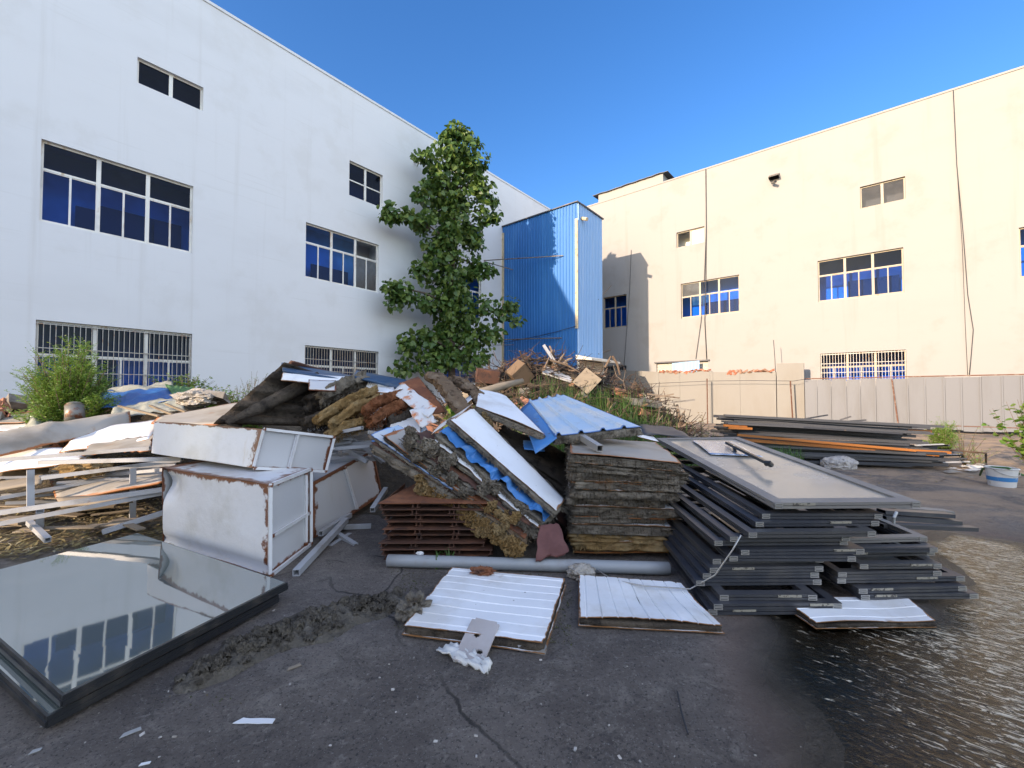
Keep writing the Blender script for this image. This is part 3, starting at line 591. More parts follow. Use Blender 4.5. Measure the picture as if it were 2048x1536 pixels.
rod('steel brace across the foot of the blue tower beside the poplar', onplane(985, 680, O_L, nL), onT(1125, 676))
rod('short brace end just under the other one at the blue tower foot', onplane(985, 690, O_L, nL), onT(1030, 690), .02)
cT = O_T + dR * TW + dL * 2.4
rod('steel brace from the blue tower side out to the shaded wall under its shadow edge', V((cT.x, cT.y, 7.2)), onR(1229, 564, 0) * .75 + V((cT.x, cT.y, 7.2)) * .25, .035)
rod('rusty brace stub low beside the roller shutter of the blue tower', V((cT.x, cT.y, 4.0)), onR(1229, 697, 0) * .7 + V((cT.x, cT.y, 4.0)) * .3, .045)
cable('thin wire sagging across the lower blue tower front', [onT(x, y) for x, y in ((1006, 686), (1060, 676), (1110, 665), (1155, 652))], .014)
# ---- fence line
O_F = G(2040, 872); locF = lambda px, py: plane_loc(O_F, dR, nR, px, py)
FH = locF(1900, 754)[1]
x0, x1, x2 = locF(1283, 780)[0], locF(1610, 780)[0], locF(2048, 780)[0] + 10
fr = thing('panel_fence', 'grey ribbed metal panel fence running to the right under the cream hall', 'fence', O_F, A_R)
mb = MB(); xs = x1; k = 0
while xs < x2:
    wd = .5 + .04 * (k % 3); e = xs + wd - .012
    mb.box(xs, e, -.02 - .012 * (k % 2), .02, .12 + rnd(-.03, .03), FH + rnd(-.03, .02)); mb.box(e - .05, e, -.055, -.033, .14, FH - .02); xs += wd; k += 1
mb.build('panel', M['fencegrey'], fr, local=True)
mb = MB(); mb.box(x1, x2, -.06, .06, FH + .025, FH + .07); mb.build('top_rail', M['rustypost'], fr, local=True)
mb = MB(); mb.box(x1, x2, -.05, -.035, .3, .33); mb.build('bottom_rail', M['rustypost'], fr, local=True)
def fpost(px, py0, py1, lean=0, r=.03, m='rustypost', oy=-.12, lbl=None):
    a = locF(px, py0)[0]; mb = MB(); mb.bar((a, oy, 0), (a + lean, oy, locF(px, py1)[1]), r * 1.6, r * 1.6); return mb.build('post', M[m], fr, local=True)
fpost(1798, 870, 757, -.2)
fc = thing('boundary_wall', 'cream clad boundary wall with broken red brick along its top', 'wall', O_F - nR * .25, A_R)
O_C = O_F - nR * .25; locC = lambda px, py: plane_loc(O_C, dR, nR, px, py)
mb = MB(); tops = [(1230, 740), (1283, 742), (1318, 744), (1360, 746), (1420, 741), (1426, 744), (1480, 745), (1552, 744), (1553, 727), (1608, 726)]
for (pa, ya), (pb, yb) in zip(tops, tops[1:]):
    a, za = locC(pa, ya); b, zb = locC(pb, yb)
    if b - a < .05: continue
    mb.hexa([(a, -.02, 0), (b - .008, -.02, 0), (b - .008, .2, 0), (a, .2, 0), (a, -.02, za), (b - .008, -.02, zb), (b - .008, .2, zb), (a, .2, za)])
mb.build('cladding', M['fencecream'], fc, local=True)
mb = MB()
for pa, pb, y, hh in ((1318, 1352, 745, .1), (1350, 1375, 746, .08), (1376, 1420, 743, .06), (1456, 1482, 746, .16), (1482, 1550, 744, .07)):
    a, z = locC(pa, y); b, _ = locC(pb, y); n = 5
    for i in range(n): mb.rock(V((lerp(a, b, (i + .5) / n), .06, z + .02)), ((b - a) / n * 1.1, .28, hh * 1.6), pa + i)
mb.build('broken_brick', M['brick'], fc, local=True)
def post(label, px, y0, y1, lean=0.0, r=.03, off=.35, m='rustypost'):
    p = onplane(px, 800, O_F, nR) + nR * off; z1 = onplane(px, y1, O_F + nR * off, nR).z
    mb = MB(); mb.bar(V((p.x, p.y, 0)), V((p.x + lean, p.y, z1)), r * 1.5, r * 1.5); tag(mb.build('fence_post', M[m]), label, 'post')
post('thin dark post in front of the cream wall beside the tall dry weed', 1418, 870, 757)
post('bent pair of dark posts before the cream wall near its tall end piece', 1587, 860, 762, -.1)
post('short thin post where the rubble heap meets the cream wall', 1287, 800, 765, 0, .02)
cable('thin wire strung between the posts along the cream wall', [onplane(x, y, O_F + nR * .35, nR) for x, y in ((1287, 768), (1418, 762), (1500, 761), (1587, 762), (1612, 758))], .012)
cable('thin upright wire sticking up above the cream boundary wall', [onplane(x, y, O_C, nR) for x, y in ((1547, 680), (1550, 720), (1552, 770))], .014)

# ---- unseen block added behind the camera: its shade lies over the near part of the yard
Lh = SUN_H.normalized(); Ph = V((Lh.y, -Lh.x, 0))
tb = thing('occluder', 'beige warehouse block added unseen behind the photographer to shade the near yard', 'building', Lh * -28 + Ph * 14, math.atan2(Ph.y, Ph.x))
mb = MB(); M['beige'] = mat('beige_wall_paint', (0.85, 0.70, 0.50), 0.8); mb.box(-20.5, 26, -.1, 9, 0, 9.3) ; mb.build('wall', M['beige'], tb, local=True)  # warm beige chosen for the light it bounces into the yard
mb = MB(); mb.box(-20.8, 26.3, -.3, 9.2, 9.31, 9.5) ; mb.build('roof', M['roofsheet'], tb, local=True)
# ------------------------------------------------------------------ ground
def smooth(a, b, x):
    t = max(0.0, min(1.0, (x - a) / (b - a))); return t * t * (3 - 2 * t)
PUDDLE = [G(x, y).xy for x, y in ((1545, 1215), (1550, 1290), (1590, 1370), (1640, 1440), (1690, 1540), (1760, 1700), (2300, 1800), (2700, 1500), (2300, 1250), (2050, 1090), (1960, 1075), (1880, 1060), (1850, 1095), (1900, 1150), (1920, 1200), (1870, 1240), (1700, 1235))]
def pdist(x, y):
    """signed distance to the puddle outline (inside negative)"""
    d = 1e9; ins = False; n = len(PUDDLE)
    for i in range(n):
        ax, ay = PUDDLE[i]; bx, by = PUDDLE[(i + 1) % n]
        ex, ey = bx - ax, by - ay; t = max(0, min(1, ((x-ax)*ex + (y-ay)*ey) / (ex*ex + ey*ey)))
        d = min(d, math.hypot(x - ax - ex*t, y - ay - ey*t))
        if (ay > y) != (by > y) and x < (bx - ax) * (y - ay) / (by - ay) + ax: ins = not ins
    return -d if ins else d
def gh(x, y):
    """height of the yard floor"""
    h = .012 * nz(x, y, 0, 1.3) + .006 * nz(x, y, 2, 4.0)
    d = pdist(x, y) if (-1 < x < 9 and y < 8) else 9
    h -= .03 * (1 - smooth(-.35, .25, d + .1 * nz(x, y, 5, 3.0)))
    return h
xs = sorted({round(-9 + .09 * i, 3) for i in range(250)} | {-400, -120, -60, -35, -22, -15, -12, -10, 15, 18, 22, 28, 36, 50, 90, 200, 400})
ys = sorted({round(.6 + .075 * i, 3) for i in range(120)} | {round(9.6 + .3 * i, 3) for i in range(40)} | {-400, -100, -40, -15, -6, -2, 0, 24, 30, 40, 60, 120, 400})
gv = []; ga = []
for y in ys:
    for x in xs:
        near = -9.2 < x < 14 and .5 < y < 22
        gv.append((x, y, gh(x, y) if near else 0.0))
        d = pdist(x, y) if (-1 < x < 10 and 0 < y < 9) else 9
        wet = 1 - smooth(-.05, .38, d + .15 * nz(x, y, 7, 2.5))
        rim = math.exp(-((d - .22 + .12 * nz(x, y, 9, 2.0)) / .14) ** 2)
        sun_sand = smooth(4.8, 9.5, y + .25 * x + 1.6 * nz(x, y, 1, .45)) * smooth(1.2, 3.6, x)  # sandy ground, its warm patches also painting sun on the yard
        litter = (1 - smooth(-2.6, -1.8, x + .3 * nz(x, y, 3, 1.5))) * smooth(3.4, 4.4, y + .2 * x * 0)
        litter = max(litter, smooth(10.5, 12.5, y) * (1 - smooth(1.5, 4, x)))
        ga.append((wet, max(sun_sand, litter * .0), litter, rim))
nx_ = len(xs); gf = [(j*nx_+i, j*nx_+i+1, (j+1)*nx_+i+1, (j+1)*nx_+i) for j in range(len(ys)-1) for i in range(nx_-1)]
me = bpy.data.meshes.new('ground'); me.from_pydata(gv, [], gf); me.polygons.foreach_set("use_smooth", [True] * len(gf))
ca = me.color_attributes.new('zones', 'FLOAT_COLOR', 'POINT'); ca.data.foreach_set('color', [c for a in ga for c in a])
ground = bpy.data.objects.new('ground', me); COL.objects.link(ground); tag(ground, kind='structure')
m = bpy.data.materials.new('yard_asphalt'); m.use_nodes = True; nt = m.node_tree; nt.nodes.clear(); L = nt.links.new
out = nt.nodes.new("ShaderNodeOutputMaterial"); b = nt.nodes.new("ShaderNodeBsdfPrincipled"); L(b.outputs[0], out.inputs[0])
geo = nt.nodes.new("ShaderNodeNewGeometry"); at = nt.nodes.new("ShaderNodeAttribute"); at.attribute_name = 'zones'
sep = nt.nodes.new("ShaderNodeSeparateColor"); L(at.outputs['Color'], sep.inputs[0])
def gn(scale, det=6, dist=0.0, rough=.65, loc=0):
    mp = nt.nodes.new("ShaderNodeMapping"); mp.inputs['Location'].default_value = (loc, loc, 0); L(geo.outputs['Position'], mp.inputs[0])
    n = nt.nodes.new("ShaderNodeTexNoise"); n.inputs['Scale'].default_value = scale; n.inputs['Detail'].default_value = det; n.inputs['Roughness'].default_value = rough; n.inputs['Distortion'].default_value = dist
    L(mp.outputs[0], n.inputs['Vector']); return n.outputs[0]
def gr(x, lo, hi, a=0.0, c=1.0):
    r = nt.nodes.new("ShaderNodeMapRange"); r.interpolation_type = 'SMOOTHSTEP'; r.inputs[1].default_value = lo; r.inputs[2].default_value = hi; r.inputs[3].default_value = a; r.inputs[4].default_value = c; L(x, r.inputs[0]); return r.outputs[0]
def gm(op, a, c):
    x = nt.nodes.new("ShaderNodeMath"); x.operation = op; x.use_clamp = op == 'MULTIPLY'
    for i, q in ((0, a), (1, c)):
        if isinstance(q, (int, float)): x.inputs[i].default_value = q
        else: L(q, x.inputs[i])
    return x.outputs[0]
def gx_(f, a, c):
    x = nt.nodes.new("ShaderNodeMix"); x.data_type = 'RGBA'; L(f, x.inputs[0])
    for i, q in ((6, a), (7, c)):
        if isinstance(q, tuple): x.inputs[i].default_value = (*q, 1)
        else: L(q, x.inputs[i])
    return x.outputs[2]
col = gx_(gr(gn(.9, 5), .38, .66), (0.135, 0.112, 0.097), (0.23, 0.194, 0.166))
col = gx_(gr(gn(2.6, 8, .9, .75, 4), .50, .70, 0, .85), col, (0.30, 0.265, 0.225))
col = gx_(gr(gn(4.5, 9, 1.2, .8, 14), .53, .66, 0, .8), col, (0.075, 0.063, 0.056))
col = gx_(gr(gn(26, 5, 0, .75, 9), .53, .68, 0, .7), col, (0.32, 0.285, 0.245))
col = gx_(gr(gn(60, 4, 0, .75, 2), .54, .64, 0, .85), col, (0.035, 0.032, 0.03))
col = gx_(gr(gn(120, 2, 0, .6, 7), .66, .72, 0, .9), col, (0.42, 0.40, 0.37))
vo = nt.nodes.new("ShaderNodeTexVoronoi"); vo.feature = 'DISTANCE_TO_EDGE'; vo.inputs['Scale'].default_value = .55
wv = nt.nodes.new("ShaderNodeMix"); wv.data_type = 'VECTOR'; nn = nt.nodes.new("ShaderNodeTexNoise"); nn.inputs['Scale'].default_value = 1.4; nn.inputs['Detail'].default_value = 6; L(geo.outputs['Position'], nn.inputs['Vector'])
wv.inputs[0].default_value = .35; L(geo.outputs['Position'], wv.inputs[4]); L(nn.outputs[1], wv.inputs[5]); L(wv.outputs[1], vo.inputs['Vector'])
crack = gr(vo.outputs[0], .0015, .006, .8, 0)
crackm = gm('MULTIPLY', crack, gr(gn(.7, 2, 0, .5, 20), .45, .6))
col = gx_(crackm, col, (0.02, 0.018, 0.017))
col = gx_(gm('MULTIPLY', sep.outputs[1], gr(gn(.9, 7, .8, .68, 31), .38, .60)), col, (0.42, 0.30, 0.20))  # sand tint that doubles as painted patches of sun
col = gx_(gm('MULTIPLY', sep.outputs[2], gr(gn(2.2, 6, .8, .7, 37), .35, .6)), col, (0.11, 0.085, 0.045))
al = at.outputs['Alpha']
col = gx_(gm('MULTIPLY', al, .55), col, (0.24, 0.155, 0.115))
col = gx_(gm('MULTIPLY', sep.outputs[0], .85), col, (0.022, 0.021, 0.016))
L(col, b.inputs['Base Color'])
ro = gr(sep.outputs[0], 0, 1, .85, .22); L(ro, b.inputs['Roughness'])
b1 = nt.nodes.new("ShaderNodeBump"); b1.inputs['Strength'].default_value = 1.0; b1.inputs['Distance'].default_value = .08; L(gn(5.5, 9, .6, .74), b1.inputs['Height'])
b2 = nt.nodes.new("ShaderNodeBump"); b2.inputs['Strength'].default_value = .9; b2.inputs['Distance'].default_value = .02; L(gn(38, 7, 0, .8), b2.inputs['Height']); L(b1.outputs[0], b2.inputs['Normal'])
b3 = nt.nodes.new("ShaderNodeBump"); b3.inputs['Strength'].default_value = .8; b3.inputs['Distance'].default_value = .02; b3.invert = True; L(crackm, b3.inputs['Height']); L(b2.outputs[0], b3.inputs['Normal'])
L(b3.outputs[0], b.inputs['Normal']); me.materials.append(m)
# ------------------------------------------------------------------ puddle
pm = MB(); st = .1; idx = {}; vs = []; fs = []
def pv(i, j):
    if (i, j) not in idx: idx[(i, j)] = len(vs); vs.append(V((i * st, j * st, -.012)))
    return idx[(i, j)]
for i in range(5, 90):
    for j in range(5, 70):
        if pdist((i + .5) * st, (j + .5) * st) < .12: fs.append([pv(i, j), pv(i+1, j), pv(i+1, j+1), pv(i, j+1)])
pm.add(vs, fs)
mw = bpy.data.materials.new('puddle_water'); mw.use_nodes = True; nt = mw.node_tree; nt.nodes.clear(); L = nt.links.new
out = nt.nodes.new("ShaderNodeOutputMaterial"); geo = nt.nodes.new("ShaderNodeNewGeometry")
gl = nt.nodes.new("ShaderNodeBsdfGlossy"); gl.inputs['Roughness'].default_value = .05; gl.inputs[0].default_value = (.95, .86, .68, 1); tr = nt.nodes.new("ShaderNodeBsdfTransparent"); tr.inputs[0].default_value = (.62, .58, .46, 1)
fr_ = nt.nodes.new("ShaderNodeFresnel"); fr_.inputs[0].default_value = 1.5
mx = nt.nodes.new("ShaderNodeMixShader"); L(fr_.outputs[0], mx.inputs[0]); L(tr.outputs[0], mx.inputs[1]); L(gl.outputs[0], mx.inputs[2])
def wnoise(sc, rot, loc, det=5, rough=.6, dist=.4):
    mp = nt.nodes.new("ShaderNodeMapping"); mp.vector_type = 'TEXTURE'; mp.inputs['Scale'].default_value = [1 / q for q in sc]; mp.inputs['Rotation'].default_value = (0, 0, rot); mp.inputs['Location'].default_value = (loc, loc, 0)
    L(geo.outputs['Position'], mp.inputs[0]); n = nt.nodes.new("ShaderNodeTexNoise"); n.inputs['Scale'].default_value = 1; n.inputs['Detail'].default_value = det; n.inputs['Roughness'].default_value = rough; n.inputs['Distortion'].default_value = dist
    L(mp.outputs[0], n.inputs['Vector']); return n.outputs[0]
def wr(x, lo, hi, a=1.0):
    r = nt.nodes.new("ShaderNodeMapRange"); r.interpolation_type = 'SMOOTHSTEP'; r.inputs[1].default_value = lo; r.inputs[2].default_value = hi; r.inputs[4].default_value = a; L(x, r.inputs[0]); return r.outputs[0]
def wm(a, b_):
    x = nt.nodes.new("ShaderNodeMath"); x.operation = 'MULTIPLY'; L(a, x.inputs[0]); L(b_, x.inputs[1]); return x.outputs[0]
bA = nt.nodes.new("ShaderNodeBump"); bA.inputs['Strength'].default_value = .3; bA.inputs['Distance'].default_value = .03; L(wnoise((12, 34, 1), R(-40), 3), bA.inputs['Height'])
L(bA.outputs[0], gl.inputs['Normal']); L(bA.outputs[0], fr_.inputs['Normal'])
# cream streaks painted on the water for the sunlit hall's reflection and glints
glint_ = nt.nodes.new("ShaderNodeBsdfDiffuse"); glint_.inputs[0].default_value = (.66, .57, .42, 1)
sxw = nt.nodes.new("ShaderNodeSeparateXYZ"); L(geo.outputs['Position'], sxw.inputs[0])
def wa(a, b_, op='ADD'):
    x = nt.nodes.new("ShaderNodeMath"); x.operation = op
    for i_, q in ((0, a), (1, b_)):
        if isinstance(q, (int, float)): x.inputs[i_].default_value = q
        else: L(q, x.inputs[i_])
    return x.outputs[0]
glint_side = wa(wa(sxw.outputs[0], wa(sxw.outputs[1], -.55, 'MULTIPLY')), wa(wnoise((1.2, 2.6, 1), R(-42), 11.6, 5, .6), 1.9, 'MULTIPLY'))
zone = wr(glint_side, 1.30, 2.35, .11)
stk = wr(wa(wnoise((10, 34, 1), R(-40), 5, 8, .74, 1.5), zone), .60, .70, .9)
m2 = nt.nodes.new("ShaderNodeMixShader"); L(stk, m2.inputs[0]); L(mx.outputs[0], m2.inputs[1]); L(glint_.outputs[0], m2.inputs[2])
ea = nt.nodes.new("ShaderNodeAttribute"); ea.attribute_name = 'shore'; clear = nt.nodes.new("ShaderNodeBsdfTransparent"); m3 = nt.nodes.new("ShaderNodeMixShader")
L(ea.outputs['Fac'], m3.inputs[0]); L(clear.outputs[0], m3.inputs[1]); L(m2.outputs[0], m3.inputs[2]); L(m3.outputs[0], out.inputs[0])
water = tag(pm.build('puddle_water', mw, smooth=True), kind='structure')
sa = water.data.attributes.new('shore', 'FLOAT', 'POINT'); sa.data.foreach_set('value', [smooth(-.02, .14, -pdist(v_.co.x + water.location.x, v_.co.y + water.location.y) + .12 * nz(v_.co.x, v_.co.y, 3, 3.0)) for v_ in water.data.vertices])
# ------------------------------------------------------------------ mounds of soil and rubble under the scrap
def mound_h(x, y):
    n = (x - O_L.x) * nL.x + (y - O_L.y) * nL.y; t = (x - O_L.x) * dL.x + (y - O_L.y) * dL.y
    g = lambda cx, cy, sx, sy, h: h * math.exp(-((x - cx) / sx) ** 2 - ((y - cy) / sy) ** 2)
    h = 1.35 * math.exp(-((n - 2.4) / 1.7) ** 2) * smooth(-5, -1, t) * (1 - smooth(5.5, 10, t))
    h += .55 * math.exp(-((n - 1.2) / 1.6) ** 2) * smooth(4, 8, t) * (1 - smooth(13, 17, t))
    h += g(-6.3, 7.4, 1.5, 1.3, .62) + g(-2.6, 7.2, 1.5, .9, .85) + g(-.1, 5.85, .85, .75, .85)
    h += g(-.6, 13.9, 2.2, 1.8, 1.85) + g(1.9, 13.9, 1.9, 1.8, 1.9) + g(4.1, 13.4, 1.3, 1.6, 1.0)
    if h > .03: h += .16 * h * nz(x, y, 0, 1.7) + .07 * nz(x, y, 4, 5.0) * min(1, h * 2)
    return h - .04
mb = MB(); st = .16; idx = {}; vs = []; fs = []
def mv(i, j):
    if (i, j) not in idx: idx[(i, j)] = len(vs); x, y = i * st, j * st; vs.append(V((x, y, mound_h(x, y))))
    return idx[(i, j)]
for i in range(-85, 45):
    for j in range(28, 150):
        x, y = (i + .5) * st, (j + .5) * st
        if (x - O_L.x) * nL.x + (y - O_L.y) * nL.y < .03: continue
        if mound_h(x, y) > -.03: fs.append([mv(i, j), mv(i+1, j), mv(i+1, j+1), mv(i, j+1)])
mb.add(vs, fs); tag(mb.build('soil_mound', M['soil'], smooth=True), kind='structure')
# ------------------------------------------------------------------ glazing panels at the lower left
M['mirrorglass'] = mat('grey_coated_glass', (0.115, 0.135, 0.122), 0.03, layers=[(1.2, 5, (0.16, 0.175, 0.155), 0.45, 0.7)], spec=1.0)
M['mirrorglass'].node_tree.nodes['Principled BSDF'].inputs['IOR'].default_value = 2.6
M['blackframe'] = mat('black_frame', (0.018, 0.019, 0.021), 0.35, layers=[(5, 5, (0.05, 0.045, 0.04), 0.5, 0.7)])
def glazing(c4, label, th=.055, fw=.03):
    A, B, C, D = c4; ctr = (A + B + C + D) / 4
    t = thing('glazing_panel', label, 'glass panel', V((ctr.x, ctr.y, A.z - th)))
    f = MB()
    for p, q in ((A, B), (B, C), (C, D), (D, A)):
        inn = (ctr - (p + q) / 2).normalized() * fw / 2; dz = V((0, 0, -th / 2)); e = (q - p).normalized() * (fw * 0)
        f.bar(p + inn + dz + e, q + inn + dz - e, fw, th)
        f.bar(p + inn * .2 + dz * 1.3, q + inn * .2 + dz * 1.3, fw * .7, th * .45)
    f.build('frame', M['blackframe'], t)
    g = MB(); k = .985; g.sheet([ctr + (p - ctr) * k + V((0, 0, .003)) for p in c4], 8, 8, .008, wob=.0015, ws=1.5); g.build('pane', M['mirrorglass'], t)
    g = MB(); g.sheet([ctr + (p - ctr) * .96 + V((0, 0, -.03)) for p in c4], 2, 2, .01); g.build('backing', M['black'], t)
gz = [G(125, 1392, .15), G(575, 1165, .15), G(275, 1066, .235), G(-126, 1171, .225)]
glazing(gz, 'large grey glass panel on top of its pair lying in front of the rusty cabinets')
glazing([p + V((-.03, -.05, -.068)) + V((rnd(-.01, .01), rnd(-.01, .01), 0)) for p in gz], 'black framed glass panel underneath the upper glass sheet at lower left')
# ------------------------------------------------------------------ white steel cabinets
def quadface(mb, c4, nx=14, ny=10, wob=.012, mi=0, seed=1.0, dent=None):
    A, B, C, D = c4
    mb.sheet(c4, nx, ny, 0, wob=wob, ws=1.8, seed=seed, mi=mi, prof=dent)
def cabinet(label, F, dv, ribs, dent=None, seed=1.0, dark_top=False):
    """F front corners bl br tr tl; dv runs to the back; ribs = list of (side fraction, 'v'/'h')"""
    bl_, br_, tr_, tl_ = F; b4 = [p + dv for p in F]
    base = (bl_ + br_ + b4[0] + b4[1]) / 4; base.z = min(p.z for p in F + b4)
    t = thing('steel_cabinet', label, 'cabinet', base)
    m1 = MB(); quadface(m1, [bl_, br_, tr_, tl_], 24, 16, .012, seed=seed, dent=dent); m1.uv = [[(a * .85 + .15, b * .85 + .15) for a, b in f] for f in m1.uv]; m1.build('front_sheet', M['tank'], t, smooth=True)
    m2 = MB(); quadface(m2, [tl_, tr_, b4[2], b4[3]], 14, 10, .012, seed=seed + 3); m2.build('top_sheet', M['tanktop'], t, smooth=True)
    ins = (bl_ - br_).normalized() * .025
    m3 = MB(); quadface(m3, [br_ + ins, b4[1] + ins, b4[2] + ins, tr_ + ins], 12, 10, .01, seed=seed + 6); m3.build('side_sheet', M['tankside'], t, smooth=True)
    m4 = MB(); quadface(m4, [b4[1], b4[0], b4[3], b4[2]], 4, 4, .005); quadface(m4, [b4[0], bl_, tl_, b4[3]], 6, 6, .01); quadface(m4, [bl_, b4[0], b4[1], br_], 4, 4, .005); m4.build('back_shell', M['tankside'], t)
    e = MB(); w_ = .03
    for p, q in ((br_, tr_), (b4[1], b4[2]), (br_, b4[1]), (tr_, b4[2])):
        e.bar(p, q, w_, w_)
    e.build('corner_angle', M['tank'], t)
    sd = V((0, 0, 0)); out = (br_ - bl_).normalized() * .004
    for fr_, k in ribs:
        r = MB()
        if k == 'v': p, q = lerp(br_, b4[1], fr_), lerp(tr_, b4[2], fr_)
        else: p, q = lerp(br_, tr_, fr_), lerp(b4[1], b4[2], fr_)
        r.bar(lerp(p, q, .03) + out - (br_ - bl_).normalized() * .012, lerp(p, q, .97) + out - (br_ - bl_).normalized() * .012, .03, .03, up=(br_ - bl_).normalized()); r.build('rib', M['tank'], t)
    return t
def dent1(u, v):
    d = math.hypot((u - .03) * 1.5, (v - .80) * 1.0); return -.10 * math.exp(-(d / .16) ** 2) - .03 * math.exp(-((v - .06) / .05) ** 2)
F1 = [P(325, 1086, 4.42), P(540, 1152, 3.70), P(541, 970, 3.72), P(325, 936, 4.45)]
cabinet('big white steel cabinet with rusty top edges standing behind the glass panel', F1, P(622, 1088, 4.47) - F1[1], [(.42, 'h'), (.86, 'v')], dent1, 1.0)
F2 = [P(303, 906, 4.95), P(507, 936, 4.27), P(528, 858, 4.30), P(309, 843, 5.0)]
cabinet('shallower white cabinet with a rust streaked edge lying on top of the big one', F2, P(652, 943, 4.85) - F2[1], [(.46, 'v')], lambda u, v: .02 * math.sin(u * 7), 4.0)
# third cabinet: long side turned to the camera, sloping up to the back
A, B, C, D = P(626, 1078, 4.75), P(762, 988, 6.1), P(744, 903, 6.15), P(625, 968, 4.75)
back = V((-.75, .55, .03))
t = thing('steel_cabinet', 'white ribbed cabinet tipped behind the big one with its long side showing', 'cabinet', V((B.x - .3, 5.5, .1)))
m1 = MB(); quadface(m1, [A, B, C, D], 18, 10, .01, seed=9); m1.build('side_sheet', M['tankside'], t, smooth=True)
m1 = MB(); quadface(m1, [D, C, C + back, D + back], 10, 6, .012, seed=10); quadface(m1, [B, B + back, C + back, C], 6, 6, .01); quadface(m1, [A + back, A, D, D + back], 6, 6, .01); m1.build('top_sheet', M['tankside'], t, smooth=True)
for f in (.52,):
    r = MB(); p, q = lerp(A, B, f + .06), lerp(D, C, f - .06); o = (D - A).cross(B - A).normalized() * .015; o = o if o.y < 0 else -o; r.bar(p + o, q + o, .035, .03, up=o.normalized()); r.build('rib', M['tank'], t)
r = MB()
for p, q in ((A, B), (B, C), (C, D), (D, A)): r.bar(p, q, .03, .03)
r.build('edge_frame', M['rust'], t)
# ------------------------------------------------------------------ white square tubes
def tube(label, p, q, w_=.05, m='whitetube', name='square_tube', group=None, rust_end=False):
    t = MB(); p, q = V(p), V(q); t.bar(p, q, w_, w_, hollow=.006)
    return tag(t.build(name, M[m]), label, 'tube', group)
for lb, (a, b, ya, c, d, yb), w_ in (
    ('topmost white tube of the rack left of the cabinets', (2, 920, 5.2, 300, 896, 5.5), .042),
    ('white tube with a rusty broken left end just under the topmost one', (80, 925, 4.9, 365, 917, 4.9), .045),
    ('white tube crossing diagonally below the rusty ended one', (85, 956, 4.85, 362, 920, 5.2), .042),
    ('thin white tube slanting from the left edge behind the short post', (-20, 1000, 5.0, 222, 956, 5.6), .04),
    ('long white tube at the middle of the rack meeting the cabinet dent', (-40, 1031, 4.4, 326, 979, 4.75), .048),
    ('lowest long white tube of the rack', (-40, 1055, 4.3, 326, 986, 4.8), .042),
    ('lone white tube poking from the litter toward the foot of the big cabinet', (205, 1064, 4.6, 330, 1024, 4.9), .05),
    ('thin grey tube lying behind the rack at the height of the dent', (210, 950, 5.7, 330, 939, 5.5), .04)):
    tube(lb, P(a, b, ya), P(c, d, yb), w_)
rs = random.Random(61)
for i in range(16):
    x, y = rs.uniform(-20, 300), rs.uniform(925, 1010); Y0 = rs.uniform(5.3, 6.0); l = rs.uniform(50, 120); sl = rs.uniform(-.16, -.02)
    tube('thin silvery tube in the tangle behind the white rack', P(x - l, y - l * sl, Y0 - .1), P(x + l, y + l * sl, Y0 + .2), rs.choice([.022, .03, .038]), group='thin tubes behind the white rack')
tube('short upright post with rust under the rack beside the left edge', P(61, 940, 5.0), P(61, 1012, 4.95), .06)
tube('tall grey upright post of the rack nearer the cabinets', P(266, 930, 5.35), P(265, 1054, 5.3), .06)
tube('stub post below the middle rack tube', P(80, 1022, 4.55), P(80, 1058, 4.6), .06)
tube('white tube leaning diagonally to the ground at the rack foot', P(58, 1044, 4.6), P(96, 1080, 4.35), .05)
tube('white tube lying from the big cabinet foot toward the camera, its end rusty', P(592, 1146, 3.72), P(692, 1040, 5.1), .06)
tube('short white tube tucked above the long one beside the cabinet foot', P(641, 1067, 4.6), P(700, 1030, 5.4), .055)
for i, (a, b, ya, c, d, yb) in enumerate(((663, 1055, 5.0, 742, 1052, 5.1), (650, 1080, 4.8, 715, 1078, 4.9), (665, 1062, 4.9, 712, 1092, 4.5), (660, 1095, 4.5, 700, 1070, 4.9))):
    tube('pale tube lying in the dark gap between cabinet and rusty stack', P(a, b, ya), P(c, d, yb), .05, group='tubes in the dark gap beside the rusty stack')
tube('blue white channel leaning beside the rusty stack', P(745, 1020, 4.4), P(772, 978, 4.9), .05)
# tangle of white tubes between the cabinets and the sloping panels
tube('long white angle bar crossing from the tube tangle to the blue sheet', P(738, 864, 5.2), P(845, 886, 4.9), .045)
rs = random.Random(5)
for i in range(26):
    x, y = rs.uniform(650, 735), rs.uniform(852, 925); Y0 = rs.uniform(5.3, 6.3); a = rs.choice([rs.uniform(-.35, .1), rs.uniform(-.25, .2), rs.uniform(.7, 1.6)]); l = rs.uniform(25, 60)
    p = P(x - l * math.cos(a), y - l * math.sin(a) * .6, Y0 + rs.uniform(-.3, .3)); q = P(x + l * math.cos(a), y + l * math.sin(a) * .6, Y0 + rs.uniform(-.3, .3))
    tube('white painted tube lying in the tangle above the tipped cabinet', p, q, rs.choice([.03, .04, .05]), group='tangled white tubes above the tipped cabinet')
